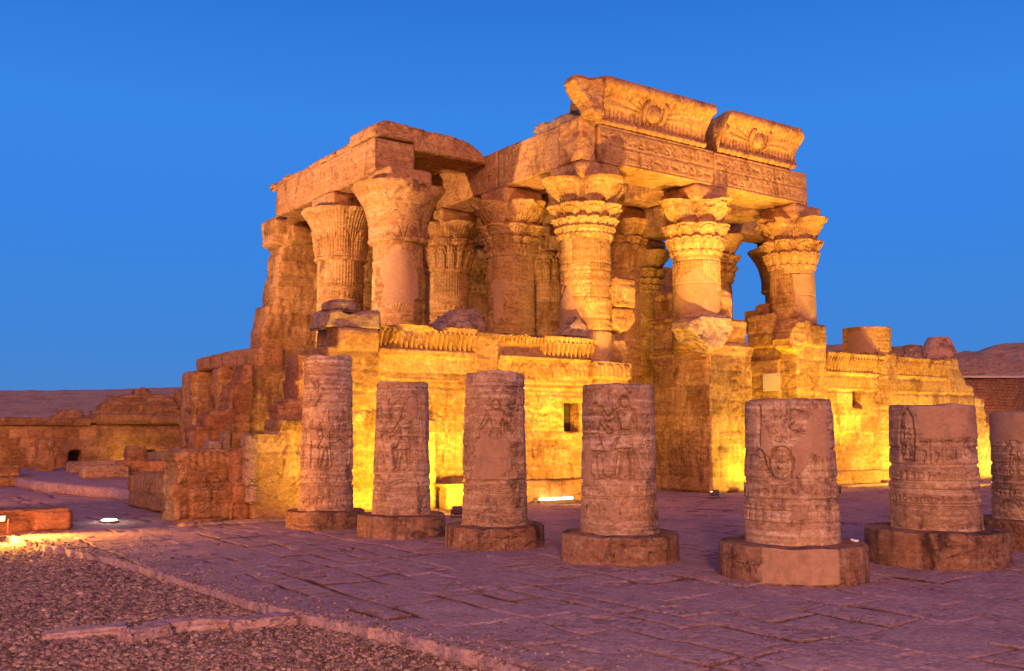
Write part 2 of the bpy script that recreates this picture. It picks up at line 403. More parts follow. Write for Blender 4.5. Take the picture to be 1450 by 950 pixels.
M_pave = stone_mat('paving_stone', (.50, .33, .335), (.40, .255, .27), (.58, .42, .41), stain=(.26, .14, .11), stain_amt=.55, strata=0., bump=.75, patch_col=(.09, .04, .03), sc=2.2)
M_gravel = stone_mat('gravel_stone', (.36, .25, .235), (.25, .17, .165), (.47, .35, .32), stain_amt=.2, strata=0, bump=.2, sc=4, use_tone=True)
M_dirt = stone_mat('sandy_dirt', (.30, .15, .12), (.22, .11, .09), (.38, .22, .18), stain_amt=.3, strata=0, bump=.9, sc=2.5)
M_hill = stone_mat('desert_hill', (.72, .42, .22), (.54, .29, .16), (.76, .50, .33), stain=(.10, .05, .045), stain_amt=.6, strata=0, bump=1., sc=.5)
def plain(name, col, rough=.5, metal=0., emit=None, es=0):
    m = bpy.data.materials.new(name); m.use_nodes = True; nt = m.node_tree; b = nt.nodes['Principled BSDF']
    n = nt.nodes.new('ShaderNodeTexNoise'); n.inputs['Scale'].default_value = 14
    r = nt.nodes.new('ShaderNodeValToRGB'); r.color_ramp.elements[0].color = tuple(c*.8 for c in col)+(1,); r.color_ramp.elements[1].color = tuple(min(1, c*1.15) for c in col)+(1,)
    nt.links.new(n.outputs[0], r.inputs[0]); nt.links.new(r.outputs[0], b.inputs['Base Color'])
    b.inputs['Roughness'].default_value = rough; b.inputs['Metallic'].default_value = metal
    if emit: b.inputs['Emission Color'].default_value = emit+(1,); b.inputs['Emission Strength'].default_value = es
    return m
M_metal = plain('dusty_painted_metal', (.14, .085, .06), .7, 0)
M_glow = plain('lamp_glass_warm', (.8, .7, .4), .3, 0, (1., .86, .42), 9)
M_glow_w = plain('lamp_glass_white', (.8, .8, .8), .3, 0, (1., .93, .72), 12)
M_glow_o = plain('lamp_glass_orange', (.8, .5, .2), .3, 0, (1., .45, .08), 14)
M_plate = plain('notice_plate_white', (.62, .50, .42), .6)
M_ink = plain('notice_ink', (.16, .11, .09), .7)
M_paper = plain('paper', (.8, .8, .82), .7)

# ------------------------------------------------------------------ ground
def grid_sheet(xs_fn, ys, ns, pw, hfun, smooth=True, skirt=None):
    """rows of vertices from x0(y) to x1(y)"""
    t = np.linspace(0, 1, ns)**pw; rows = []
    for y in ys:
        x0, x1 = xs_fn(y); rows.append(np.stack([x0+(x1-x0)*t, np.full(ns, y)], 1))
    XY = np.concatenate(rows); ny = len(ys)
    Z, at_ = hfun(XY[:, 0], XY[:, 1])
    V = np.column_stack([XY, Z]); A = at_
    if skirt is not None:
        # drop a first column down at x0 edge
        V = V.reshape(ny, ns, 3); A = A.reshape(ny, ns)
        e = V[:, :1].copy(); e[:, :, 2] = skirt; e[:, :, 0] += -.015+.03*vnoise(np.column_stack([e[:, 0, 0]*3, e[:, 0, 1]*3, e[:, 0, 1]*0])).reshape(-1, 1)
        md = V[:, :1].copy(); md[:, :, 2] -= .018; md[:, :, 0] -= .012+.006*vnoise(np.column_stack([md[:, 0, 1]*5, md[:, 0, 1]*0, md[:, 0, 1]*0])).reshape(-1, 1)
        V = np.concatenate([e, md, V], 1); A = np.concatenate([A[:, :1]*0, A[:, :1]*0, A], 1); ns2 = ns+2
        V = V.reshape(-1, 3); A = A.ravel()
    else: ns2 = ns
    i = np.arange(ny-1)[:, None]*ns2+np.arange(ns2-1)[None]; i = i.ravel()
    Q = np.column_stack([i, i+1, i+ns2+1, i+ns2])
    return V, Q, A
_xe = np.cumsum(RNG.uniform(.42, .95, 300))-40
def pave_h(x, y):
    P = np.column_stack([x, y, x*0])
    xw = x + .10*vnoise(P*.7, 3) + .03*vnoise(P*3.1, 4); yw = y + .12*vnoise(P*.8, 5) + .03*vnoise(P*3.3, 6)
    i = np.searchsorted(_xe, xw); i = np.clip(i, 1, len(_xe)-1)
    dx = np.minimum(xw-_xe[i-1], _xe[i]-xw)
    L = .7+.9*_hash(i, i*0, i*0, 1); off = 5*_hash(i, i*0, i*0, 2)
    t = (yw+off)/L; j = np.floor(t).astype(np.int64)
    ed = lambda k: k+.4*(_hash(i, k, k*0, 7)-.5)
    j = np.where(t < ed(j), j-1, j); j = np.where(t >= ed(j+1), j+1, j)
    dy = np.minimum(t-ed(j), ed(j+1)-t)*L
    slab = _hash(i, j, j*0, 9)-.5; tx = _hash(i, j, j*0, 10)-.5; ty = _hash(i, j, j*0, 12)-.5
    d = np.minimum(dx, dy)
    wv = .009+.017*np.clip(fbm(P, 1.1, 3, 20)+.15, 0, 1)
    gate = sstep(-.2, .3, fbm(P, .9, 3, 30))
    g = np.exp(-(d/wv)**2)*gate; gm = np.exp(-(d/(wv*1.9))**2)*gate
    crack = np.exp(-(np.abs(fbm(P, .55, 4, 40))/.012)**2)*sstep(.0, .3, fbm(P, .35, 2, 50))
    pit = sstep(.38, .55, fbm(P, 1.7, 4, 60))
    z = .024*slab + .02*(tx*(dx*2)+ty*(dy)) + .020*fbm(P, .9, 3, 70) + .007*fbm(P, 5, 3, 80) - .06*g - .03*crack*gate - .022*pit
    edge_r = np.exp(-(d/.09)**2)*gate*.006
    return z-edge_r, np.clip(gm*1.6+.4*crack*gate+.35*pit, 0, 1)
_by = np.array([-30, 2, 5.0, 6.84, 8.22, 10.31, 11.55, 15.48, 19.37, 21.2, 21.7]); _bx = np.array([5.6, 5.4, 5.2, 5.08, 5.0, 4.62, 4.45, 4.27, 3.66, 3.3, 3.25])
def bound_x(y):
    base = np.interp(y, _by, _bx)
    p = np.array([[y*1.0, 0, 0]]); q = np.array([[math.floor(y/1.15)*1.0, 3, 0]])
    return base + .05*float(vnoise(p*1.1, 91)[0]) + .03*float(vnoise(p*5, 92)[0]) + .13*(float(_hash(q[:, 0], q[:, 1], q[:, 2], 5)[0])-.5)
def pave(name, x1, ys, ns, pw, bx, skirt):
    V, Q, A = grid_sheet(lambda y: (bx(y), x1), ys, ns, pw, pave_h, skirt=skirt)
    me = np_mesh(name, V, Q); attr(me, 'patch', A); o = put(name, me, M_pave); tag(o, kind='structure'); return o
pave('pavement', 34, np.concatenate([np.linspace(-6, 4.4, 60), np.linspace(4.5, 21.7, 1150)]), 1050, 1.7, bound_x, -.16)
pave('pavement', 75, np.concatenate([np.linspace(21.7, 32, 180), np.linspace(32.1, 60, 120)]), 1100, 1.0, lambda y: -24., -.16)
pave('pavement', 75, np.linspace(-6, 21.7, 150), 220, 1.0, lambda y: 34., None)
# ground to the horizon with a low relief near by
def ground_sheet():
    n = 260; s = np.linspace(-1, 1, n); s = np.sign(s)*np.abs(s)**3*2500
    X, Y = np.meshgrid(s+20, s+20); x = X.ravel(); y = Y.ravel(); P = np.column_stack([x, y, x*0])
    r = np.hypot(x-20, y-20)
    z = -.17+.03*fbm(P, .3, 3, 3)*(r < 60)-.10*(((x > 3.2) & (y < 60) & (x < 75)) | (y > 22))
    i = (np.arange(n-1)[:, None]*n+np.arange(n-1)[None]).ravel()
    me = np_mesh('ground', np.column_stack([x, y, z]), np.column_stack([i, i+1, i+n+1, i+n]))
    attr(me, 'patch', x*0); tag(put('ground', me, M_dirt), kind='structure')
ground_sheet()
# hills far behind: ridge profiles given as compass direction -> elevation slope
def hill(name, az, slope, r0, r1, rpeak, seed, rough_, mat, back=1.6):
    na, nr = 360, 90; A = np.radians(np.linspace(az[0], az[-1], na)); Rr = np.linspace(r0, r1*back, nr)
    AA, RR = np.meshgrid(A, Rr); sl = np.interp(np.degrees(AA.ravel()), az, slope); r = RR.ravel()
    crest = sl*rpeak+2
    t = np.clip((r-r0)/(rpeak-r0), 0, 1); f = sstep(0, 1, t)*.55+.45*t
    f = np.where(r > rpeak, 1-.35*(r-rpeak)/(r1*back-rpeak), f)
    x = r*np.cos(AA.ravel()); y = r*np.sin(AA.ravel()); P = np.column_stack([x, y, x*0])
    z = crest*f*(1+.0*r) + rough_*fbm(P, .12, 4, seed)*f*.8 + rough_*.35*fbm(P, .6, 3, seed+9)*f-.4
    i = (np.arange(nr-1)[:, None]*na+np.arange(na-1)[None]).ravel()
    me = np_mesh(name, np.column_stack([x, y, z]), np.column_stack([i, i+1, i+na+1, i+na])); attr(me, 'patch', x*0)
    return tag(put(name, me, mat), kind='structure')
hill('hill', [60, 66, 72, 77, 82, 90, 100, 112], [.044, .045, .0452, .0405, .037, .035, .03, .02], 75, 190, 170, 3, .5, M_hill)
hill('hill', [5, 15, 22, 26.8, 28.5, 30.2, 31, 33, 37, 41, 46, 52, 58], [.06, .07, .082, .086, .083, .0755, .0745, .078, .086, .083, .07, .05, .02], 70, 120, 105, 21, 1.2, M_hill)

# gravel
def gravel():
    N0 = 78000; out = []; xs = []; ys = []
    y = RNG.uniform(4.5, 21.6, N0*2); w = np.clip(1.25-(y-5)/22, .35, 1); y = y[RNG.random(len(y)) < w]
    xb = np.interp(y, _by, _bx); x = xb-.02-RNG.random(len(y))*(xb-np.interp(y, [4.5, 9, 14, 21], [-.6, .6, 1.3, 2.2]))
    ns = 2600; sy = RNG.uniform(5, 21.5, ns); sx_ = np.interp(sy, _by, _bx)+RNG.exponential(.35, ns)-.02
    x = np.concatenate([x, sx_]); y = np.concatenate([y, sy]); spill = np.arange(len(x)) >= len(x)-ns
    n = len(x); ph = (1+5**.5)/2
    ico = np.array([(-1, ph, 0), (1, ph, 0), (-1, -ph, 0), (1, -ph, 0), (0, -1, ph), (0, 1, ph), (0, -1, -ph), (0, 1, -ph), (ph, 0, -1), (ph, 0, 1), (-ph, 0, -1), (-ph, 0, 1)])/math.sqrt(1+ph*ph)
    F = np.array([(0, 11, 5), (0, 5, 1), (0, 1, 7), (0, 7, 10), (0, 10, 11), (1, 5, 9), (5, 11, 4), (11, 10, 2), (10, 7, 6), (7, 1, 8), (3, 9, 4), (3, 4, 2), (3, 2, 6), (3, 6, 8), (3, 8, 9), (4, 9, 5), (2, 4, 11), (6, 2, 10), (8, 6, 7), (9, 8, 1)])
    s = np.exp(RNG.normal(math.log(.0160), .45, n)); s = np.clip(s, .007, .045)*(1+.25*(y-8)/12)*np.where(spill, .55, 1)
    sc = np.column_stack([s*RNG.uniform(.8, 1.35, n), s*RNG.uniform(.7, 1.1, n), s*RNG.uniform(.45, .8, n)])
    a = RNG.uniform(0, 6.28, n); b = RNG.normal(0, .4, n)
    V = ico[None]*sc[:, None]*(1+.22*RNG.uniform(-1, 1, (n, 12, 1)))
    cb, sb = np.cos(b)[:, None], np.sin(b)[:, None]
    V[:, :, 1], V[:, :, 2] = V[:, :, 1]*cb-V[:, :, 2]*sb, V[:, :, 1]*sb+V[:, :, 2]*cb
    ca, sa = np.cos(a)[:, None], np.sin(a)[:, None]
    X = V[:, :, 0]*ca-V[:, :, 1]*sa; Y = V[:, :, 0]*sa+V[:, :, 1]*ca
    P = np.column_stack([x, y, x*0]); z = -.12+.035*fbm(P, .6, 3, 200)+RNG.uniform(-.012, .016, n)
    z = np.where(spill, pave_h(x, y)[0]+s*.3, z)
    V = np.stack([X+x[:, None], Y+y[:, None], V[:, :, 2]+z[:, None]], 2).reshape(-1, 3)
    T = (F[None]+12*np.arange(n)[:, None, None]).reshape(-1, 3)
    me = np_mesh('gravel', V, None, T, smooth=False)
    attr(me, 'tone', np.repeat(np.clip(RNG.normal(.42, .30, n), 0, 1), 12)); attr(me, 'patch', np.zeros(len(V)))
    tag(put('gravel', me, M_gravel), 'loose pebbles covering the ground beside the paved court', 'gravel', kind='stuff')
    # the bed they lie in
    V, Q, A = grid_sheet(lambda y: (-12, np.interp(y, _by, _bx)+.1), np.linspace(-6, 22.2, 330), 330, 1.0,
        lambda x, y: (-.135+.035*fbm(np.column_stack([x, y, x*0]), .6, 3, 200)+.012*fbm(np.column_stack([x, y, x*0]), 9, 2, 7), x*0))
    me = np_mesh('gravel_bed', V, Q); attr(me, 'patch', A); tag(put('gravel_bed', me, M_dirt), kind='structure')
gravel()

# ------------------------------------------------------------------ round things
def lathe_grid(cx, cy, rfun, z0, z1, nth, nz, a0=0., cap_top=True, cap_bot=False, zfun=None):
    th = a0+np.linspace(-math.pi, math.pi, nth, endpoint=False); t = np.linspace(0, 1, nz)
    TH, TT = np.meshgrid(th, t); TH = TH.ravel(); TT = TT.ravel()
    r, at_ = rfun(TH-a0, TT)
    Z = z0+(z1-z0)*TT
    if zfun is not None: Z = Z+zfun(TH-a0, TT)
    V = np.column_stack([cx+r*np.cos(TH), cy+r*np.sin(TH), Z])
    i = np.arange(nz-1)[:, None]*nth; j = np.arange(nth)[None]; k = (j+1) % nth
    Q = np.stack([(i+j), (i+k), (i+nth+k), (i+nth+j)], 2).reshape(-1, 4); T = []
    A = at_
    if cap_top:
        # a few rings towards the centre, slightly rough
        last = V[-nth:]; base = len(V)-nth; c = np.array([cx, cy, last[:, 2].mean()])
        prev = base
        for f in (.97, .8, .5, .2):
            ring = c+(last-c)*f; ring[:, 2] = c[2]+(last[:, 2]-c[2])*f+.02*fbm(ring, 2.5, 3, 5)+(.0 if f > .9 else .012)
            V = np.concatenate([V, ring]); A = np.concatenate([A, np.zeros(nth)]); nb = len(V)-nth
            jj = np.arange(nth); kk = (jj+1) % nth
            Q = np.concatenate([Q, np.column_stack([prev+jj, prev+kk, nb+kk, nb+jj])]); prev = nb
        V = np.concatenate([V, c[None]+[[0, 0, .01]]]); A = np.concatenate([A, [0]])
        T.append(np.column_stack([prev+jj, prev+kk, np.full(nth, len(V)-1)]))
    if cap_bot:
        V = np.concatenate([V, [[cx, cy, V[:nth, 2].mean()]]]); A = np.concatenate([A, [0]]); jj = np.arange(nth); kk = (jj+1) % nth
        T.append(np.column_stack([kk, jj, np.full(nth, len(V)-1)]))
    return V, Q, (np.concatenate(T) if T else None), A
def round_part(name, cx, cy, rfun, z0, z1, nth, nz, mat, parent, a0=0., zfun=None, cap_bot=True, tonef=None):
    V, Q, T, A = lathe_grid(cx, cy, rfun, z0, z1, nth, nz, a0, True, cap_bot, zfun)
    me = np_mesh(name, V, Q, T); attr(me, 'patch', A)
    if tonef: attr(me, 'tone', tonef(V))
    return put(name, me, mat, parent)

# ---- foreground stumps
def stump(i, x, y, rb, hb, rs, rt, zt, label, draw, plasterb=None, off=0., jag=.07):
    t = thing('column_stump', (x, y, 0), label, 'column stump', 'column stumps standing in the paved court')
    a0 = math.atan2(-y, -x)+off
    P0 = np.array([x, y, 0])
    def bprof(TH, TT):
        Pn = np.column_stack([rb*np.cos(TH)+i*9, rb*np.sin(TH), TT*hb])
        n = fbm(Pn, 2.2, 4, i); edge = np.clip((TT-.93)/.07, 0, 1)
        r = rb*(1.0-.012*TT)+.003*n+.004*fbm(Pn, 8, 2, i)-(edge**2)*(.015+.05*np.clip(fbm(Pn, 1.6, 3, i+50)-.12, 0, 1))-.012*np.exp(-(TT/.08)**2)*np.clip(n+.2, 0, 1)
        pm = np.zeros_like(TH)
        if plasterb: pm = ((TH > plasterb[0]) & (TH < plasterb[1]) & (TT > .12)).astype(float); r = r*(1-pm)+(rb-.005)*pm
        return r, pm
    round_part('base', x, y, bprof, -.03, hb, 220, 40, M_base, t, a0, zfun=lambda TH, TT: .012*vnoise(np.column_stack([TH*3, TT*0, TT*0+i]))*(TT > .99))
    W = 2*math.pi*(rs+rt)/2; H = zt-hb; rel = Relief(W, H, .012)
    draw(rel, W/2, H)
    def sprof(TH, TT):
        r = rs+(rt-rs)*TT; Pn = np.column_stack([r*np.cos(TH)+i*7, r*np.sin(TH), TT*H])
        h, pm = rel.sample((TH/math.pi+1)*W/2, TT*H)
        n = fbm(Pn, 2.0, 4, i+3); worn = sstep(.22, .40, fbm(Pn, 1.5, 3, i+77))
        r = r + h*(1-.5*worn)*2.5 + (.010*n + .006*fbm(Pn, 9, 2, i+9) - .016*worn)*(1-pm)
        r = r - .025*np.clip((TT-.985)/.015, 0, 1)**2-.07*np.clip((TT-.93)/.07, 0, 1)*np.clip(fbm(Pn, 2.2, 2, i+40)-.25, 0, 1) + .02*np.clip((.025-TT)/.025, 0, 1)
        # horizontal bed joints of the drums
        for q in (.24+.02*i % .1, .66):
            r = r-.03*np.exp(-((TT-q)*H/.014)**2)*(1-pm)*sstep(-.3, .1, fbm(Pn, 1.6, 2, i+33))
        return r, pm
    round_part('shaft', x, y, sprof, hb-.02, zt, 380, max(200, int(H/.0115)), M_stub, t, a0,
               zfun=lambda TH, TT: (TT > .999)*jag*fbm(np.column_stack([np.cos(TH)*1.5, np.sin(TH)*1.5, TT*0+i*3.3]), 1.2, 3, i),
               tonef=lambda V: .5+.30*(_hash(np.digitize((V[:, 2]-hb)/H, [.26, .66]).astype(np.int64), np.zeros(len(V), np.int64)+i, np.zeros(len(V), np.int64), 3)-.5))
    return t
def bands(r, H, y0, gly=.13, seed=1, d=.014):
    r.hl(H*y0); r.hl(H*y0+.035); r.glyphs(0, r.w, H*y0+.05, H*y0+.05+gly+.03, gly, seed=seed, d=d, w=.009); r.hl(H*y0+gly+.10); r.hl(H*y0+gly+.13)
def d1(r, c, H):
    bands(r, H, .17, seed=11); r.scallops(0, r.w, H*.05, .16, .16, d=.008)
    r.person(c-.02, H*.285, 1.12, crown=2, arm=0, staff=True, d=.024); r.person(c+.62, H*.285, 1.12, True, d=.022); r.person(c-.68, H*.285, 1.1, d=.02)
    r.glyphs(c-.55, c-.22, H*.66, H*.86, .13, seed=4, vertical=True); r.glyphs(c+.1, c+.5, H*.35, H*.84, .13, seed=5, vertical=True)
    for q in (.88, .9, .93): r.hl(H*q)
    r.plaster([(c-.38, H*.45), (c-.15, H*.46), (c-.22, H*.52), (c-.4, H*.53)])
def d2(r, c, H):
    bands(r, H, .2, seed=12); r.person(c+.05, H*.335, 1.15, crown=1, arm=2, staff=False, d=.026); r.person(c-.5, H*.335, 1.1, True, d=.016)
    r.glyphs(c+.28, c+.6, H*.4, H*.9, .13, seed=6, vertical=True); r.hl(H*.95)
    r.plaster([(c+.03, H*.71), (c+.08, H*.85), (c+.2, H*.88), (c+.32, H*.85), (c+.33, H*.74), (c+.2, H*.7)])
def d3(r, c, H):
    bands(r, H, .2, seed=13); r.person(c+.02, H*.36, 1.28, crown=0, arm=2, d=.028); r.person(c-.75, H*.36, 1.2, True)
    r.glyphs(c+.3, c+.62, H*.35, H*.85, .12, seed=7, vertical=True); r.hl(H*.9); r.hl(H*.78); r.glyphs(c-.6, c-.28, H*.5, H*.85, .12, seed=8, vertical=True)
    r.plaster([(c-.36, H*.33), (c-.38, H*.52), (c-.25, H*.59), (c+.0, H*.57), (c+.24, H*.57), (c+.27, H*.47), (c+.18, H*.36), (c+.05, H*.31), (c-.2, H*.31)])
def d4(r, c, H):
    bands(r, H, .24, seed=14); r.scallops(0, r.w, H*.14, .2, .19, d=.012)
    r.person(c+.10, H*.37, 1.32, crown=0, arm=1, d=.032, w=.018); r.person(c-.42, H*.37, 1.22, True, arm=2, crown=0, d=.026, w=.016)
    r.glyphs(c+.4, c+.65, H*.45, H*.9, .12, seed=9, vertical=True); r.hl(H*.365); r.hl(H*.35)
    r.plaster([(c-.62, H*.33), (c-.62, H*.6), (c-.5, H*.6), (c-.44, H*.5), (c-.5, H*.33)])
    r.plaster([(c-.15, H*.12), (c-.3, H*.22), (c-.1, H*.23), (c+.02, H*.1), (c-.05, H*.07)])
def d5(r, c, H):
    bands(r, H, .30, seed=15, gly=.15); r.scallops(0, r.w, H*.18, .26, .26, d=.012, w=.015); r.hl(H*.16); r.hl(H*.44); r.hl(H*.46)
    r.glyphs(c-.22, c+.02, H*.62, H*.93, .14, seed=3, vertical=True)
    r.shape([(.28*math.cos(a), .36*math.sin(a)) for a in np.linspace(0, 6.28, 20)[:-1]], c-.12, H*.56, .62, d=.028, w=.02)
    r.glyphs(c-.2, c+.02, H*.48, H*.64, .12, seed=2, vertical=True, d=.02)
    r.line([(c-.45, H*.95), (c-.42, H*.7), (c-.32, H*.5), (c-.25, H*.47)], .025, .03); r.person(c+.45, H*.45, 1.0, True, d=.026)
    r.plaster([(c+.02, H*.62), (c+.30, H*.88), (c+.24, H*.95), (c+.38, H*.92), (c+.62, H*.93), (c+.62, H*.62), (c+.42, H*.60), (c+.3, H*.64), (c+.2, H*.55), (c+.08, H*.48), (c+.03, H*.52)])
    r.plaster([(c-.02, H*.20), (c+.18, H*.19), (c+.2, H*.26), (c+.04, H*.28)]); r.plaster([(c-.45, H*.66), (c-.3, H*.6), (c-.34, H*.85), (c-.42, H*.8)])
def d6(r, c, H):
    bands(r, H, .38, seed=16, gly=.15); bands(r, H, .2, seed=17, gly=.12); r.hl(H*.52)
    r.shape([(.0, .5), (.12, .32), (.16, .0), (.13, -.5), (-.13, -.5), (-.16, 0), (-.12, .32)], c-.4, H*.77, .8, d=.028, w=.018); r.glyphs(c-.5, c-.3, H*.58, H*.85, .13, seed=31, d=.02)
    r.glyphs(c-.2, c+.62, H*.54, H*.74, .2, seed=32, d=.022, w=.014, vertical=True)
    r.plaster([(c-.28, H*1.05), (c-.26, H*.92), (c-.12, H*.74), (c+2.0, H*.74), (c+2.0, H*1.05)])
def d7(r, c, H):
    bands(r, H, .38, seed=18, gly=.15); bands(r, H, .2, seed=19, gly=.12); r.person(c-.3, H*.5, .55, d=.02); r.glyphs(c-.2, c+.5, H*.5, H*.72, .15, seed=33, vertical=True)
    r.plaster([(0, H*.73), (2*c, H*.73), (2*c, H*1.05), (0, H*1.05)])
stump(1, 9.10, 19.37, .82, .35, .57, .50, 3.57, 'tallest slender carved column stump at the far left end of the row', d1)
stump(2, 9.57, 16.99, .85, .40, .57, .50, 2.94, 'carved stump second from the left, a patch of plaster over the figure\'s head', d2)
stump(3, 10.08, 14.55, .88, .36, .58, .52, 3.03, 'carved stump third from left, round plaster patch covering the legs of its figure', d3)
stump(4, 10.62, 11.87, .93, .41, .62, .56, 2.73, 'carved stump with a large striding figure in outline, in front of the dark central doorway', d4)
stump(5, 11.30, 9.06, 1.01, .47, .66, .59, 2.42, 'nearest stump, plaster patches between carvings and a plain plastered band round its base', d5, plasterb=(-.38, .62))
stump(6, 14.44, 8.81, 1.06, .50, .68, .62, 2.39, 'squat stump second from right with smooth plaster across its top right', d6)
stump(7, 17.62, 8.87, 1.03, .48, .69, .64, 2.32, 'rightmost stump, cut off by the frame, its whole top ring plastered smooth', d7)

# ---- temple columns
RS0, RS1 = .86, .79
def lobe_r(th, n, ph, R, c):
    """outline of n equal circles set round the axis, outer radius R"""
    a = (th-ph) % (2*math.pi/n); a = np.minimum(a, 2*math.pi/n-a)
    rc = R*c; rho = R-rc; s = np.maximum(rho**2-(rc*np.sin(a))**2, 0)
    return rc*np.cos(a)+np.sqrt(s)
def tiers(spec, r0):
    """spec: (t0,t1,n,phase,R,c,power)"""
    def f(th, t):
        core = r0 + (.12 if len(spec) > 3 else .05)*t**1.2; r = core + .035*np.cos(16*th)*(1 if len(spec) > 3 else 0)
        for (t0, t1, n, ph, Rm, c, p) in spec:
            L = lobe_r(th, n, ph, Rm, c) if n else np.full_like(th, Rm)
            q = np.clip((t-t0)/(t1-t0), 0, 1)
            fl = q**p
            lip = 1-.10*np.clip((q-.93)/.07, 0, 1)**2
            fall = 1-sstep(t1, t1+.05, t) if t1 < .99 else 1
            rr = core*.98+(L-core*.98)*fl*lip
            rr = np.where(t > t1, core+(rr-core)*fall, rr)
            r = np.where(t >= t0, np.maximum(r, rr), r)
        return r
    return f
CAPS = {
    'rich': tiers([(0, .07, 32, 0, .90, .90, .6), (.05, .19, 32, .1, .98, .905, 1.1), (.16, .34, 16, 0, 1.09, .832, 1.2), (.30, .57, 8, math.pi/8, 1.25, .705, 1.3), (.50, 1., 4, 0, 1.60, .575, 1.6)], .82),
    'lily': tiers([(0, .07, 24, 0, .90, .87, .6), (.05, .32, 16, 0, 1.07, .83, .8), (.25, .56, 8, math.pi/8, 1.22, .705, 1.0), (.48, 1., 4, 0, 1.56, .575, 1.7)], .82),
    'plume': tiers([(0, .06, 0, 0, .88, 0, .6), (.03, .50, 16, 0, 1.05, .832, .7), (.42, .66, 8, 0, 1.15, .70, 1.2), (.55, 1., 4, 0, 1.5, .575, 1.8)], .82),
    'bell': tiers([(0, .04, 0, 0, .97, 0, .6), (.0, 1., 0, 0, 1.55, 0, 2.8)], .93),
    'palm': tiers([(0, .04, 0, 0, .93, 0, .6), (.0, .97, 0, 0, 1.45, .50, 3.4), (0, .62, 8, math.pi/8, 1.02, .72, .8)], .88)}
def cap_bell(th, t):
    return CAPS['bell'](th, t)*(.93+.07*t)
def capital(name, x, y, kind, parent, seed, z0=7.85, z1=9.66, dmg=.5, nth=300, nz=150, a0=0., bite=None):
    fn = CAPS[kind]; rel = None
    if kind in ('bell', 'palm'):
        rel = Relief(2*math.pi, z1-z0, .012)
        n = 8 if kind == 'palm' else 10
        for k in range(n):
            u = (k+.5)*2*math.pi/n
            if kind == 'palm':
                rel.line([(u-.33, 0), (u-.33, .6), (u-.2, .95), (u, 1.1), (u+.2, .95), (u+.33, .6), (u+.33, 0)], .022, .035); rel.line([(u-.15, .3), (u-.12, .7), (u, .85), (u+.12, .7), (u+.15, .3)], .02, .025)
                for q in np.linspace(-.39, .39, 7): rel.line([(u+q-.05, 1.0), (u+q, 1.15), (u+q+.05, 1.0)], .018, .02)
            else:
                rel.line([(u-.3, 0), (u-.15, .5), (u, .62), (u+.15, .5), (u+.3, 0)], .018, .018); rel.glyphs(u-.12, u+.14, .7, 1.1, .16, w=.012, d=.015, seed=seed+k, vertical=True)
        rel.hl(.66, w=.018, d=.02); rel.hl(1.12)
    else:
        HH = z1-z0; rel = Relief(2*math.pi, HH, .012)
        def arcs(n, ph, ta, tb, w, d):
            for k in range(n+1):
                u = math.pi+ph+(k-n/2)*2*math.pi/n; b = math.pi/n*.82
                rel.line([(u-b, ta*HH), (u-b*.95, (ta+.6*(tb-ta))*HH), (u-b*.5, (ta+.92*(tb-ta))*HH), (u, tb*HH), (u+b*.5, (ta+.92*(tb-ta))*HH), (u+b*.95, (ta+.6*(tb-ta))*HH), (u+b, ta*HH)], w, d)
        def pits(n, ph, tt, w, h, d):
            for k in range(n+1):
                u = math.pi+ph+(k-n/2)*2*math.pi/n
                rel.line([(u-w, tt*HH), (u-w*.3, (tt+h)*HH), (u+w*.3, (tt+h)*HH), (u+w, tt*HH)], .026, d); rel.line([(u, tt*HH-.02), (u, (tt+h*.5)*HH)], .03, d)
        if kind == 'rich':
            arcs(32, 0, .07, .17, .014, .03); arcs(16, 0, .20, .31, .018, .04); pits(16, math.pi/16, .355, .05, .03, .08); arcs(8, math.pi/8, .38, .53, .025, .05); pits(8, 0, .60, .10, .05, .13); arcs(8, math.pi/8, .64, .92, .02, .035)
        elif kind == 'lily':
            arcs(16, 0, .08, .29, .02, .04); pits(16, math.pi/16, .33, .06, .03, .08); arcs(8, math.pi/8, .34, .53, .025, .05); pits(8, 0, .59, .11, .05, .12); arcs(8, math.pi/8, .63, .92, .02, .03)
        else:
            arcs(16, 0, .05, .46, .024, .05); arcs(8, 0, .48, .64, .024, .04); pits(8, math.pi/8, .68, .08, .04, .08)
    def rf(TH, TT):
        r = fn(TH, TT)
        Pn = np.column_stack([r*np.cos(TH)+seed*5, r*np.sin(TH), TT*1.8])
        n = fbm(Pn, 1.7, 3, seed); n2 = fbm(Pn, 6, 2, seed+4)
        # vertical reeding on the petals
        r = r + .012*np.cos(TH*(64 if kind != 'bell' else 0))*(TT < .95)*(kind != 'bell')*(np.clip(TT*2, .3, 1))
        core = .84+.15*TT
        worn = sstep(.22, .5, n)*dmg
        r = r*(1-worn)+(core+.12*n2)*worn
        rim = np.clip((TT-.85)/.15, 0, 1)
        r = r-rim*np.clip(fbm(Pn, 2.6, 3, seed+30)-.12, 0, 1)*.8*dmg
        if rel is not None: r = r+rel.sample(TH+math.pi, TT*(z1-z0))[0]
        if bite is not None:
            for (ang, t0, w, dep) in bite:
                dd = np.abs((TH-ang+math.pi) % (2*math.pi)-math.pi)
                r = r-dep*sstep(w, w*.35, dd)*sstep(t0, t0+.12, TT)*(1+.3*n2)
        return r+.018*n+.008*n2, TH*0
    return round_part(name, x, y, rf, z0, z1, nth, nz, M_col, parent, a0, zfun=lambda TH, TT: .05*(TT > .985)*fbm(np.column_stack([np.cos(TH)*2, np.sin(TH)*2, TT*0+seed]), 1.5, 3, seed))
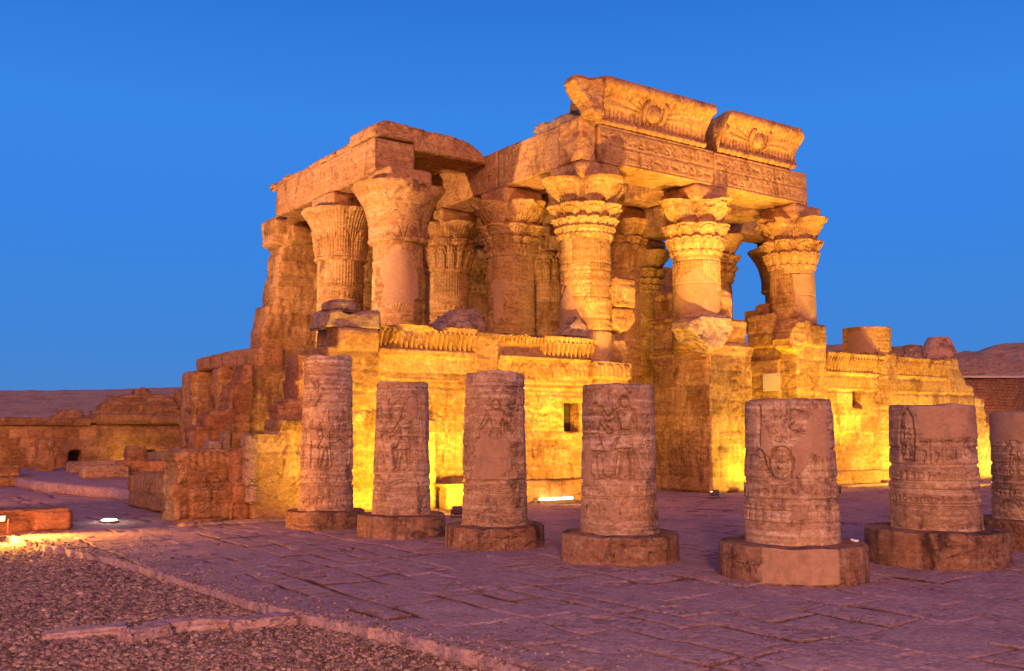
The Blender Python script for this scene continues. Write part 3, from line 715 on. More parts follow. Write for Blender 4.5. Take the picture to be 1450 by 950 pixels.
def shaft(x, y, parent, seed, z0=0., z1=7.87, r0=RS0, r1=RS1, nth=240, nz=280, reeds=1.0, panels=True, patches=(), mat=None, top_jag=0.):
    a0 = math.atan2(-y, -x); W = 2*math.pi*(r0+r1)/2; H = z1-z0
    rel = Relief(W, H, .025)
    if panels:
        rr = random.Random(seed); z = H-.2-reeds
        while z > 2.2:
            h = rr.choice((.28, .3, 1.25)) if z > 3 else .3
            if h > 1:
                for k in range(5): rel.person(W*(k+.5)/5+.1, z-h+.05, h*.95, bool(k % 2), w=.022, d=.026, crown=k % 3, arm=k % 3)
                for k in range(5): rel.glyphs(W*(k+.5)/5+.38, W*(k+.5)/5+.62, z-h*.9, z-.1, .18, w=.016, d=.018, seed=seed+k, vertical=True)
            else: rel.glyphs(0, W, z-h+.02, z-.02, h-.04, w=.016, d=.02, seed=seed+int(z*9))
            rel.hl(z-h, w=.02, d=.02); rel.hl(z-h-.05, w=.02, d=.02); z -= h+.08
    for p in patches: rel.plaster([(W/2+u, v-z0) for u, v in p])
    def rf(TH, TT):
        r = r0+(r1-r0)*TT; Z = TT*H; Pn = np.column_stack([r*np.cos(TH)+seed*7, r*np.sin(TH), Z])
        h, pm = rel.sample((TH/math.pi+1)*W/2, Z)
        if reeds:
            zz = H-Z; q = ((zz > .10) & (zz < reeds))*(1-pm); r = r + .020*(np.abs(np.sin(TH*24))-.6)*q
            r = r-.012*np.exp(-((zz-reeds)/.02)**2)
        worn = sstep(.2, .5, fbm(Pn, .9, 3, seed+8))
        r = r + h*(1-.7*worn)*1.6 + (.012*fbm(Pn, 1.6, 3, seed)-.02*worn)*(1-pm)
        for q in np.arange(.9, H, 1.03): r = r-.035*np.exp(-((Z-q-.02*vnoise(Pn*1.2))/.022)**2)*(1-pm)*sstep(-.4, .1, fbm(Pn, 1.1, 2, seed+61))
        return r, pm
    zf = None
    if top_jag: zf = lambda TH, TT: sstep(.9, 1, TT)*top_jag*fbm(np.column_stack([np.cos(TH)*1.2, np.sin(TH)*1.2, TT*0+seed]), 1.0, 3, seed)
    return round_part('shaft', x, y, rf, z0, z1, nth, nz, mat or M_col, parent, a0, zfun=zf, tonef=lambda V: _hash(np.floor((V[:, 2]-z0-.9)/1.03).astype(np.int64), np.floor(np.arctan2(V[:, 1]-y, V[:, 0]-x)/1.4+.5*np.floor((V[:, 2]-z0-.9)/1.03)).astype(np.int64), np.zeros(len(V), np.int64)+seed, 3))
CXS = [15.1, 19.5, 24.4, 29.4, 33.85]
def column(ci, y, kind, label, seed, detail=1., patches=(), dmg=.4, z1=9.66, bite=None, abw=.8, reeds=1.0, z0=0., group='columns of the ruined hall'):
    x = CXS[ci]; t = thing('temple_column', (x, y, 0), label, 'column', group)
    shaft(x, y, t, seed, z0=z0, nth=int(240*detail), nz=int(300*detail), patches=patches, reeds=reeds)
    capital('capital', x, y, kind, t, seed, dmg=dmg, nth=int(320*detail), nz=int(150*detail), z1=z1, bite=bite)
    stone('abacus', [box(x-abw, x+abw, y-abw, y+abw, z1-.05, 10.2)], M_beam, t, vox=.07, rough=.05, seed=seed)
    return t
PI = math.pi
column(1, 23.25, 'rich', 'front column with the richest tiered flower capital, over the left part of the winged cornice', 101, 1.15, dmg=.15, patches=[[(-1.2, 5.6), (-.5, 6.6), (-.45, 6.1), (-.15, 5.2), (.1, 5.0), (.1, 4.4), (-1.2, 4.4)], [(.0, 4.9), (1.2, 4.9), (1.2, 4.3), (.0, 4.3)]])
column(2, 23.25, 'lily', 'front column rising from the tall central pier between the two doorways', 102, 1.1, dmg=.35, z0=4.7, patches=[[(-.9, 6.4), (-.6, 7.1), (0, 7.3), (.6, 6.9), (.9, 6.4), (.9, 5.9), (-.9, 5.9)]], bite=[(PI+.9, .55, .7, .25)])
column(3, 23.25, 'lily', 'front column at the right end with a battered capital against the sky', 103, 1.1, dmg=.85, z0=4.7, patches=[[(0, 7.6), (1.2, 7.7), (1.2, 5.5), (.4, 5.6), (.1, 6.6)]])
column(0, 27.2, 'bell', 'plastered column with a plain open bell capital under the left roof corner', 104, 1.1, dmg=.2, reeds=0, patches=[[(-.62, 7.2), (-.3, 7.6), (.3, 7.55), (.55, 7.2), (.72, 6.8), (.75, 6.1), (.4, 5.9), (-.6, 5.9), (-.45, 6.4), (-.6, 6.7)]], bite=[(PI/2+PI+.25, .80, .5, .26)])
column(1, 27.2, 'rich', 'inner column with tiered flower capital left of the richest front one', 105, 1., dmg=.3, patches=[[(-.7, 7.0), (-.2, 7.0), (-.3, 5.8), (-.7, 5.6)]])
column(2, 27.2, 'plume', 'shadowed inner column with plume capital behind the left doorway', 106, .8, dmg=.1)
column(3, 27.2, 'rich', 'inner column mostly hidden behind the central pier\'s right side', 107, .8, dmg=.3)
column(4, 27.2, 'bell', 'inner column whose plain bell capital shows dark beside the right end column', 108, .7, dmg=.1, reeds=0)
column(0, 31.3, 'palm', 'leftmost standing column, palm leaf capital, beside the stepped end wall', 109, 1., dmg=.15, reeds=.9)
column(1, 31.3, 'plume', 'deep inner column with plume capital seen right of the plastered one', 110, .9, dmg=.15)
column(2, 31.3, 'plume', 'dim deep column in shadow just left of the richest front column', 111, .7, dmg=.1)
column(3, 31.3, 'rich', 'deepest column glimpsed through the left doorway', 112, .6, dmg=.1)
t = thing('broken_column', (CXS[4], 23.25, 0), 'broken plain drum of a column standing above the right screen wall', 'column')
shaft(CXS[4], 23.25, t, 113, z1=6.0, r0=.95, r1=.90, nth=160, nz=160, reeds=0, patches=[[(-.9, 5.8), (.2, 5.9), (.5, 5.0), (-.9, 4.9)]])
t = thing('broken_column', (CXS[0], 23.2, 0), 'shattered stump of a front column lying open on the left screen wall', 'column')
stone('shaft', [cyl(CXS[0], 23.2, .85, 0, 4.65, 48)], M_col, t, vox=.07, rough=.08, seed=3)
stone('broken_top', [prism([(13.9, 4.55), (14.1, 4.95), (14.45, 5.26), (15.0, 5.33), (15.4, 5.30), (15.55, 4.95), (15.62, 4.5)], 22.75, 23.9), box(14.2, 15.2, 22.5, 23, 4.5, 4.95, .3, .2)], M_rock, t, vox=.07, rough=.16, seed=4)

# ------------------------------------------------------------------ beams
def beam(name, x0, x1, y0, y1, z0, z1, label, cat='architrave', group='architrave beams of the hall', rel=None, axis='y', vox=.05, rough=.035, seed=0, mat=None, extra=()):
    rl = []
    if rel == 'g':
        Lw = (x1-x0) if axis == 'y' else (y1-y0); r = Relief(Lw, z1-z0, .02)
        n = max(2, int((z1-z0-.2)/.42)); hh = (z1-z0-.2)/n
        for k in range(n):
            r.hl(.1+k*hh, w=.015, d=.02); r.glyphs(.1, Lw-.1, .1+k*hh+.02, .1+(k+1)*hh-.02, hh-.04, w=.016, d=.030, seed=seed*7+k)
        r.hl(.1+n*hh, w=.015, d=.02)
        rl = [(r, axis, x0 if axis == 'y' else y1, z0, y0 if axis == 'y' else x0)]
    o = stone(name, [box(x0, x1, y0, y1, z0, z1)]+list(extra), mat or M_beam, None, vox=vox, rough=rough, reliefs=rl, seed=seed)
    return tag(o, label, cat, group)
A0, A1 = 10.18, 11.40
beam('architrave', 19.42, 24.52, 22.45, 24.05, A0, A1, 'inscribed front beam below the larger winged cornice', rel='g', vox=.033, rough=.02, seed=1)
beam('architrave', 24.56, 29.42, 22.47, 24.05, A0, A1-.02, 'inscribed front beam below the smaller winged cornice at the right end', rel='g', vox=.033, rough=.025, seed=2)
beam('architrave', 18.72, 19.38, 22.5, 23.6, A0-.05, A1+.15, 'chipped end block of the front beam at the left above the richest capital', seed=3, rough=.10)
beam('architrave', 18.8, 20.2, 23.65, 27.0, A0, 11.52, 'side beam running back from the richest front column', axis='x', rel='g', seed=4, vox=.045)
beam('architrave', 18.8, 20.2, 27.03, 31.2, A0, 11.50, 'side beam between the second and third inner columns', axis='x', rel='g', seed=5, vox=.05)
beam('architrave', 18.8, 20.2, 31.23, 35.45, A0, 11.50, 'deepest side beam reaching the back wall above dark inner columns', seed=6, vox=.07)
beam('architrave', 14.4, 15.9, 27.58, 31.6, A0, 11.35, 'corner beam at the left with its square end facing the court', axis='x', rel='g', seed=7, vox=.045)
beam('architrave', 14.4, 15.9, 31.63, 35.5, A0, 11.40, 'leftmost beam whose broken end rests on the stepped wall', axis='x', rel='g', seed=8, vox=.045)
for k, (xa, nm) in enumerate(((24.4, 'beam running back above the central pier'), (29.4, 'beam running back above the right end column'))):
    beam('architrave', xa-.7, xa+.7, 24.1, 28.0, A0+.02, 11.4, nm, seed=9+k, vox=.07)
    beam('architrave', xa-.7, xa+.7, 28.03, 32.0, A0+.02, 11.4, nm.replace('beam', 'inner half of the beam'), seed=13+k, vox=.08)
beam('architrave', 33.2, 34.5, 26.4, 30.0, A0, 11.2, 'short beam over the dark bell capital at the far right', seed=17, vox=.08) if False else None
beam('architrave', 29.4, 34.6, 26.5, 27.9, 9.95, 11.1, 'cross beam over the dark bell capital beside the right end column', seed=18, vox=.07)
# roof slabs
def slab(poly, y0, y1, label, seed, rough=.09, vox=.07, mat=None):
    return tag(stone('roof_slab', [prism(poly, y0, y1)], mat or M_beam, None, vox=vox, rough=rough, seed=seed), label, 'roof slab', 'stone roof slabs')
slab([(13.92, 11.0), (13.92, 11.5), (14.3, 11.66), (15.6, 11.70), (17.5, 11.55), (18.3, 11.30), (18.75, 11.02), (18.75, 10.86)], 26.45, 27.9, 'thick weathered front roof slab over the left corner column', 31, .07, .05) if False else None
tag(stone('roof_slab', [prism([(15.93, 11.15), (15.93, 11.9), (17.3, 11.92), (18.1, 11.80), (18.6, 11.55), (18.78, 11.3), (18.78, 11.15)], 27.6, 29.4), prism([(14.38, 11.42), (14.42, 11.82), (14.8, 11.99), (15.3, 12.0), (16.3, 11.93), (16.3, 11.42)], 27.62, 29.4)], M_beam, None, vox=.045, rough=.05, seed=31), 'thick weathered front roof slab over the left corner column', 'roof slab', 'stone roof slabs')
for k, (a, b) in enumerate(((29.45, 31.0), (31.05, 33.2), (33.25, 36.8))):
    slab([(14.6, 11.42), (14.6, 11.78-.03*k), (16.6, 11.95), (18.6, 11.8), (20.1, 11.62), (20.1, 11.45), (18.7, 11.50), (18.7, 11.42)], a, b, ['roof slab just behind the left front one', 'middle roof slab on the left side of the hall', 'rearmost roof slab above the stepped wall'][k], 33+k, .10)
for k, (a, b) in enumerate(((24.2, 27.4), (27.45, 31.0), (31.05, 36.8))):
    slab([(20.25, 11.42), (20.25, 11.8), (24.3, 11.8), (24.3, 11.42)], a, b, ['ceiling slab behind the larger winged cornice', 'ceiling slab in the middle of the hall', 'ceiling slab in the dark depth of the hall'][k], 43+k, .05, .1)
    if k < 2: slab([(24.45, 11.42), (24.45, 11.8), (29.2, 11.8), (29.2, 11.42)], a, b, ['ceiling slab behind the smaller winged cornice', 'ceiling slab inside the right bay of the hall'][k], 46+k, .05, .1)
tag(stone('roof_block', [prism([(24.9, 11.48), (25.2, 11.66), (24.95, 11.90), (24.1, 11.82), (23.3, 11.86), (22.75, 11.65), (22.7, 11.48)], 18.85, 19.9, 'x')], M_rock, None, vox=.05, rough=.10, seed=51), 'loose broken block lying on the side beam left of the large cornice', 'stone block')

# ------------------------------------------------------------------ cornices with winged sun
def cornice(x0, x1, label, disk_x, seed, brokenL=0., right_short=0.):
    t = thing('winged_cornice', ((x0+x1)/2, 22.4, 11.4), label, 'cornice', 'winged sun cornices above the doorways')
    pr = [(22.50, 11.40), (22.42, 11.43), (22.36, 11.50), (22.40, 11.58), (22.46, 11.61)]
    nst = len(pr)
    for k in range(41):                      # hollow (cavetto)
        q = k/40; pr.append((22.47-.52*(q**2.4), 11.62+.86*q))
    pr += [(21.93, 12.49), (21.92, 12.60), (21.93, 12.72), (21.98, 12.76), (22.4, 12.78), (23.0, 12.8), (23.6, 12.7), (23.75, 12.3), (23.8, 11.9), (23.8, 11.40)]
    pr = np.array(pr); nj = len(pr); nx = int((x1-x0)/.022); u = np.linspace(0, 1, nx)
    U, J = np.meshgrid(u, np.arange(nj), indexing='ij'); X = x0+(x1-x0)*U; Y = pr[J, 0]; Z = pr[J, 1]
    s = (J-nst)/40.; cav = (s >= 0) & (s <= 1)
    dsk = X-disk_x; dz = Z-12.08
    # flutes below, feather rays in the middle, tongues above
    fl = .05*(np.abs(np.sin(X*PI/.17))-.55)*np.clip((.42-s)/.06, 0, 1)*(s > .03)
    tong = .07*(np.abs(np.sin((X+.25*(Z-12.3))*PI/.18))-.5)*((s > .74) & (s < .985))
    ang = np.arctan2(dz+.10, np.abs(dsk)+.001); rad = np.hypot(dz+.10, dsk)
    wing = .04*np.clip(np.sin(ang*38)*.6+.5, 0, 1)*((s > .38) & (s < .74))*np.clip((rad-.35)/.2, 0, 1)+.012*((s > .38) & (s < .74))
    d = np.where(cav, np.where((s > .38) & (s < .74) & (np.abs(dsk) < (x1-x0)*.48), wing, fl)+tong, 0)
    P = np.column_stack([X.ravel(), Y.ravel(), Z.ravel()])
    er = fbm(P, 1.2, 3, seed); er2 = fbm(P, 5, 2, seed+1)
    lip = np.exp(-((Z.ravel()-12.6)/.22)**2)*(Y.ravel() < 22.3)
    d = d.ravel()*(1-.6*sstep(.2, .5, er)) + .015*er + .008*er2 - lip*.12*np.clip(er2*.6+er-.2, 0, 1)
    # torus wrapped with ribbons
    tor = (J.ravel() <= 4); d = d + tor*.012*np.sin(X.ravel()*22)
    dY = np.gradient(pr[:, 0]); dZ = np.gradient(pr[:, 1]); ln = np.hypot(dY, dZ)+1e-9; nY = -dZ/ln; nZ = dY/ln
    P[:, 1] += d*nY[J.ravel()]; P[:, 2] += d*nZ[J.ravel()]
    # ragged ends
    eL = np.clip((.12-U.ravel())/.12, 0, 1); eR = np.clip((U.ravel()-.9)/.1, 0, 1)
    P[:, 0] += brokenL*eL*np.clip(fbm(P*[0, 1, 1], 1.5, 3, seed+6)+.2, -.1, 1) - (right_short+.10)*eR*np.clip(fbm(P*[0, 1, 1], 1.8, 3, seed+7)+.1, 0, 1)
    i = np.arange(nx-1)[:, None]*nj; j = np.arange(nj)[None]; k2 = (j+1) % nj
    Q = np.stack([i+j, i+k2, i+nj+k2, i+nj+j], 2).reshape(-1, 4)[:, ::-1]
    T = []
    for base in (0, (nx-1)*nj):
        c = P[base:base+nj].mean(0)+[0, .1, 0]; P = np.concatenate([P, c[None]]); jj = np.arange(nj)
        tri = np.column_stack([base+jj, base+(jj+1) % nj, np.full(nj, len(P)-1)]); T.append(tri if base == 0 else tri[:, ::-1])
    me = np_mesh('cavetto', P, Q, np.concatenate(T)); attr(me, 'patch', np.zeros(len(P)))
    put('cavetto', me, M_beam, t)
    # sun disk and the two cobras
    bm = bmesh.new(); bmesh.ops.create_uvsphere(bm, u_segments=36, v_segments=20, radius=1, matrix=Matrix.Translation((disk_x, 22.30, 12.06)) @ Matrix.Diagonal((.30, .20, .30, 1)))
    me = bpy.data.meshes.new('sun_disk'); bm.to_mesh(me); bm.free(); V = coords(me); V += .012*fbm(V, 4, 2, 3)[:, None]; me.vertices.foreach_set('co', V.astype(np.float32).ravel())
    me.polygons.foreach_set('use_smooth', np.ones(len(me.polygons), bool)); put('sun_disk', me, M_beam, t)
    for sgn in (-1, 1):
        pts = [(disk_x+sgn*a, y_, z_) for a, y_, z_ in ((.20, 22.25, 12.32), (.32, 22.12, 12.36), (.42, 22.08, 12.27), (.44, 22.16, 12.10), (.43, 22.24, 11.92), (.38, 22.3, 11.80), (.30, 22.35, 11.76))]
        rad = [.03, .055, .08, .085, .075, .06, .03]
        tube('cobra', pts, rad, M_beam, t)
    return t
def tube(name, pts, rad, mat, parent, nseg=12, sub=5):
    P = np.array(pts, float); n = len(P); tt = np.linspace(0, n-1, (n-1)*sub+1)
    C = np.column_stack([np.interp(tt, np.arange(n), P[:, k]) for k in range(3)]); r = np.interp(tt, np.arange(n), rad)
    for _ in range(3): C[1:-1] = (C[:-2]+2*C[1:-1]+C[2:])/4
    D = np.gradient(C, axis=0); D /= np.linalg.norm(D, axis=1)[:, None]+1e-9
    A = np.cross(D, [0.0, 1, .15]); A /= np.linalg.norm(A, axis=1)[:, None]+1e-9; B = np.cross(D, A)
    a = np.linspace(0, 2*PI, nseg, endpoint=False)
    V = (C[:, None]+r[:, None, None]*(np.cos(a)[None, :, None]*A[:, None]+np.sin(a)[None, :, None]*B[:, None])).reshape(-1, 3)
    m = len(C); i = np.arange(m-1)[:, None]*nseg; j = np.arange(nseg)[None]; k = (j+1) % nseg
    Q = np.stack([i+j, i+k, i+nseg+k, i+nseg+j], 2).reshape(-1, 4)
    V = np.concatenate([V, C[:1], C[-1:]]); jj = np.arange(nseg); kk = (jj+1) % nseg
    T = np.concatenate([np.column_stack([kk, jj, np.full(nseg, len(V)-2)]), np.column_stack([(m-1)*nseg+jj, (m-1)*nseg+kk, np.full(nseg, len(V)-1)])])
    me = np_mesh(name, V, Q, T); attr(me, 'patch', np.zeros(len(V))); return put(name, me, mat, parent)
cornice(19.30, 24.12, 'larger winged sun cornice above the left doorway', 21.55, 61, brokenL=.1)
cornice(24.80, 28.75, 'smaller winged sun cornice with ragged left edge above the right doorway', 26.55, 62, brokenL=.9, right_short=.5)
tag(stone('cornice_block', [prism([(18.75, 11.45), (18.62, 11.75), (18.28, 12.0), (18.05, 12.32), (18.15, 12.52), (18.6, 12.50), (19.2, 12.70), (19.27, 12.5), (19.27, 11.45)], 22.0, 22.55)], M_beam, None, vox=.05, rough=.09, seed=63), 'broken left end block of the larger cornice overhanging the side', 'stone block')

# ------------------------------------------------------------------ back wall of the hall
def big_wall():
    t = thing('back_wall', (22, 36, 0), 'tall stepped rear wall of the hall with broken left edge', 'wall')
    poly = [(13.75, 0), (13.75, 4.7), (13.85, 5.15), (14.0, 5.2), (13.98, 5.7), (14.12, 6.3), (14.15, 6.75), (14.42, 6.82), (14.45, 7.5), (14.62, 8.0), (14.6, 8.7), (14.75, 8.95), (14.55, 9.1), (14.35, 9.15), (14.38, 9.6), (14.3, 10.15), (14.9, 10.15), (14.9, 11.4), (30.9, 11.4), (31.0, 10.4), (37.0, 10.2), (37.3, 7.8), (36.9, 6.5), (37.1, 0)]
    rel = Relief(18, 11.4, .035)
    for z in (1.9, 5.0): 
        for k in range(11): rel.person(.9+k*1.6, z, 2.2, bool(k % 2), w=.03, d=.035, crown=k % 3, arm=k % 3); rel.glyphs(1.5+k*1.6, 1.95+k*1.6, z+.6, z+2.3, .25, w=.022, d=.025, seed=k, vertical=True)
    for z in (1.8, 4.5, 4.9, 7.6, 8.0, 9.4): rel.hl(z, w=.03, d=.04)
    rel.scallops(0, 18, 8.1, 1.1, .3, w=.03, d=.035); rel.glyphs(0, 18, 4.55, 4.88, .33, w=.02, d=.025)
    stone('wall', [prism(poly, 35.5, 36.9), box(14.9, 31, 35.2, 35.52, 9.2, 9.9)], M_wall, t, vox=.075, rough=.05, reliefs=[(rel, 'y', 13.7, 0, 35.5)], seed=71)
big_wall()
tag(stone('side_wall', [prism([(23.9, 0), (23.9, 2.1), (24.6, 2.2), (24.8, 2.9), (26, 3.1), (26.4, 1.2), (28, .9), (35.4, .8), (35.4, 0)], 11.3, 12.3, 'x')], M_wall, None, vox=.08, rough=.06, seed=72), 'ruined left side wall of the hall behind the screen wall', 'wall')

# ------------------------------------------------------------------ screen walls
def frieze(name, x0, x1, yf, z0, z1, parent, seed, step=.15, dmg=.3, proj=.22, mat=None):
    """row of upright cobra-like teeth over a roll: profile swept along x"""
    H = z1-z0; nj = 34; q = np.linspace(0, 1, nj); prY = np.concatenate([yf-.02-proj*(.15+.85*q**1.2)*1.0, [yf-proj*.7, yf+.25, yf+.45, yf+.45]])
    prZ = np.concatenate([z0+H*q, [z1+.02, z1+.02, z1-.05, z0]]); n2 = len(prY); nx = max(20, int((x1-x0)/.022)); u = np.linspace(0, 1, nx)
    U, J = np.meshgrid(u, np.arange(n2), indexing='ij'); X = x0+(x1-x0)*U; Y = prY[J]; Z = prZ[J]; qq = (Z-z0)/H; fr = J < nj
    P = np.column_stack([X.ravel(), Y.ravel(), Z.ravel()]); er = fbm(P, 1.5, 3, seed); er2 = fbm(P, 7, 2, seed+1)
    tooth = (np.abs(np.sin(X*PI/step))**.6).ravel(); gap = np.where(qq.ravel() < .72, (tooth-.75)*.30, (np.abs(np.sin(X*PI/step+PI/2)).ravel()-.6)*.05)
    w = sstep(.15, .45, er)*dmg*2
    d = np.where(fr.ravel(), gap*(1-np.clip(w, 0, 1)), 0)-np.where(fr.ravel(), np.clip(er-.15, 0, 1)*.5*dmg, 0)+.015*er2
    P[:, 1] -= d; P[:, 2] += np.where(qq.ravel() > .9, -dmg*.35*np.clip(fbm(P*[1, 0, 0], 1.4, 3, seed+5), 0, 1)+.015*er2, 0)
    i = np.arange(nx-1)[:, None]*n2; j = np.arange(n2)[None]; k2 = (j+1) % n2
    Q = np.stack([i+j, i+k2, i+n2+k2, i+n2+j], 2).reshape(-1, 4)[:, ::-1]; T = []
    for base in (0, (nx-1)*n2):
        c = P[base:base+n2].mean(0); P = np.concatenate([P, c[None]]); jj = np.arange(n2)
        tri = np.column_stack([base+jj, base+(jj+1) % n2, np.full(n2, len(P)-1)]); T.append(tri if base == 0 else tri[:, ::-1])
    me = np_mesh(name, P, Q, np.concatenate(T)); attr(me, 'patch', np.zeros(len(P))); return put(name, me, mat or M_wall, parent)
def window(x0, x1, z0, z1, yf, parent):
    o = stone('window', [box(x0-.02, x1+.02, yf+.30, yf+.5, z0-.02, z1+.02)], M_dark, parent, vox=.06, rough=.01)  # dark slab painted as the shade inside the window opening
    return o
M_dark = stone_mat('opening_shade_dark', (.05, .03, .025), (.04, .025, .02), (.06, .04, .03), stain_amt=.2)  # near-black colour standing in for the shade inside openings

t = thing('screen_wall', (16, 22.9, 0), 'yellow lit carved screen wall left of the doorway, behind the stumps', 'screen wall')
relL = Relief(10, 4.8, .022)
for k, (xx, hh, fl, cr, ar) in enumerate(((1.95, 1.75, False, 1, 0), (3.0, 1.7, True, 2, 1), (4.35, 1.7, False, 3, 0), (6.2, 1.75, True, 1, 0), (7.15, 1.75, False, 2, 1), (8.95, 1.6, False, 1, 0))):
    relL.person(xx, 1.15, hh, fl, w=.026, d=.036, crown=cr, arm=ar, staff=(k % 2 == 0))
for xx in (2.45, 3.6, 4.9, 5.4, 6.65, 8.4): relL.glyphs(xx, xx+.42, 1.9, 3.1, .2, w=.016, d=.02, seed=int(xx*9), vertical=True)
for z in (.75, 1.05, 1.1, 3.15, 3.3): relL.hl(z, w=.022, d=.025)
relL.glyphs(.3, 9.8, .80, 1.02, .22, w=.016, d=.02, seed=77)
relL.scallops(5.6, 9.9, 3.5, .42, .34, w=.022, d=.035); 
for k in range(28): relL.line([(1.45+k*.115, 3.5), (1.45+k*.115, 3.95)], .018, .016)
# body with the window opening left free
W0, W1, WZ0, WZ1 = 17.95, 18.5, 1.98, 2.82
body = [box(11.84, W0, 22.35, 23.4, 0, 4.05), box(W1, 19.05, 22.35, 23.4, 0, 4.05), box(W0-.05, W1+.05, 22.35, 23.4, 0, WZ0), box(W0-.05, W1+.05, 22.35, 23.4, WZ1, 4.05),
        box(11.84, 15.0, 22.28, 22.5, 3.92, 4.14), box(15.6, 19.3, 22.28, 22.5, 3.98, 4.12), box(12.1, 14.3, 22.31, 22.5, 3.30, 3.34), box(11.84, 14.8, 22.45, 23.3, 4.0, 4.5), box(15.5, 19.1, 22.45, 23.3, 4.0, 4.5)]
stone('wall', body, M_wall, t, vox=.04, rough=.03, reliefs=[(relL, 'y', 10.4, 0, 22.35)], seed=81)
stone('pier', [prism([(10.38, 0), (10.38, 4.05), (10.65, 4.1), (10.68, 4.55), (11.84, 4.55), (11.84, 0)], 22.18, 23.5)], M_wall, t, vox=.05, rough=.035, reliefs=[(relL, 'y', 9.3, .4, 22.18)], seed=82)
stone('pilaster', [box(14.78, 15.52, 22.2, 22.9, 0, 4.72)], M_wall, t, vox=.05, rough=.05, seed=83)
stone('jamb', [box(19.0, 20.35, 22.22, 23.6, 0, 4.06), box(18.85, 20.42, 22.12, 23.6, 3.55, 4.05)], M_wall, t, vox=.045, rough=.04, reliefs=[(relL, 'y', 11.7, .1, 22.22)], seed=84)
frieze('cobra_frieze', 11.86, 14.80, 22.42, 4.14, 4.74, t, 85, dmg=.75)
frieze('cobra_frieze', 15.52, 17.1, 22.42, 4.42, 4.74, t, 86, dmg=.8, step=.13, proj=.12)
frieze('cobra_frieze', 17.1, 19.06, 22.42, 4.12, 4.70, t, 87, step=.16, dmg=.15)
stone('plinth', [box(15.6, 20.4, 22.05, 22.5, 0, .62)], M_wall, t, vox=.06, rough=.03, seed=88)
window(W0, W1, WZ0, WZ1, 22.45, t)
tag(stone('rubble_block', [prism([(10.30, 4.5), (10.45, 4.95), (10.75, 5.05), (11.0, 4.95), (11.85, 5.06), (11.86, 4.53)], 22.25, 23.3), box(10.62, 10.78, 22.3, 22.9, 4.0, 4.6, .2)], M_rock, None, vox=.05, rough=.09, seed=89), 'cracked block on top of the screen wall\'s left pier', 'stone block')
tag(stone('rubble_block', [box(10.58, 11.30, 22.4, 23.0, 4.98, 5.24, .12), box(10.7, 11.25, 22.45, 23.0, 5.1, 5.30, .0)], M_rock, None, vox=.035, rough=.06, seed=90), 'small grey boulder perched highest on the left pier', 'stone block')
tag(stone('rubble_block', [prism([(17.87, 4.74), (18.15, 5.0), (18.62, 5.42), (18.9, 5.2), (19.2, 4.85), (19.25, 4.74)], 22.55, 23.0)], M_rock, None, vox=.035, rough=.06, seed=91), 'pointed grey stone leaning against the richest front column', 'stone block')
tag(stone('rubble_block', [box(20.12, 20.98, 22.55, 23.3, 5.8, 6.72), box(19.9, 20.4, 22.7, 23.6, 5.9, 6.6)], M_wall, None, vox=.04, rough=.05, seed=92), 'squared block projecting from the right side of the richest column', 'stone block')
tag(stone('rubble_block', [prism([(20.1, 5.15), (20.1, 5.78), (20.9, 5.80), (21.05, 5.45), (20.7, 5.08), (20.4, 5.0)], 22.6, 23.2)], M_wall, None, vox=.04, rough=.05, seed=93), 'bright yellow lump under the squared block on the richest column', 'stone block')
tag(stone('rubble_block', [prism([(19.6, 4.08), (19.75, 4.35), (20.0, 4.78), (20.45, 4.82), (20.6, 4.5), (20.45, 4.08)], 22.5, 23.3), box(19.6, 20.5, 23.0, 23.8, 4.0, 5.1)], M_wall, None, vox=.04, rough=.05, seed=94), 'pale fragment standing on the screen wall\'s right jamb', 'stone block')

# ---- central pier
t = thing('gateway_pier', (25, 23.6, 0), 'massive central pier between the two doorways, bright yellow front and dark side', 'pier', 'gateway piers')
relP = Relief(3.4, 7, .025)
relP.line([(.45, .3), (.45, 4.9)], .03, .03); relP.line([(1.05, .2), (1.05, 5.3)], .03, .03); relP.line([(1.5, .2), (1.5, 5.3)], .03, .03)
relP.glyphs(1.12, 1.45, .6, 5.2, .33, w=.024, d=.03, seed=5); relP.glyphs(1.65, 2.0, 1, 4, .3, w=.02, d=.02, seed=6)
relS = Relief(3.2, 7, .025)
for k in range(3): relS.person(.55+k*.9, .9+k*.0, 1.5, bool(k % 2), w=.026, d=.03)
relS.hl(.8, w=.025, d=.03); relS.hl(2.6, w=.025, d=.03); relS.hl(4.4, w=.03, d=.04); relS.hl(5.5, w=.03, d=.04); relS.scallops(0, 2.6, 5.75, .8, .2, w=.02, d=.03); relS.glyphs(.1, 2.7, 2.7, 4.3, .33, w=.02, d=.02, seed=9)
stone('pier', [prism([(23.95, 0), (23.95, 4.72), (24.5, 4.9), (26.0, 4.9), (26.2, 4.85), (26.05, 4.3), (26.02, 0)], 22.35, 25.0),
               box(24.65, 26.02, 22.5, 24.8, 4.8, 5.75), box(23.95, 25.3, 23.1, 24.95, 4.6, 6.72)], M_wall, t, vox=.045, rough=.045,
      reliefs=[(relP, 'y', 23.95, 0, 22.35), (relS, 'x', 25.0, 0, 23.95)], seed=95)
stone('outer_jamb', [box(26.0, 26.22, 22.5, 24.6, 0, 4.12)], M_wall, t, vox=.05, rough=.03, seed=96)
stone('cornice', [box(23.78, 24.1, 23.1, 25.05, 5.68, 5.82), box(23.80, 24.1, 23.2, 25.05, 4.62, 4.74)], M_wall, t, vox=.04, rough=.03, seed=97)
stone('upper_block', [prism([(23.72, 5.62), (23.8, 6.45), (24.1, 6.62), (24.45, 6.60), (24.5, 5.7), (24.0, 5.5)], 22.7, 23.4)], M_wall, t, vox=.045, rough=.05, seed=98)
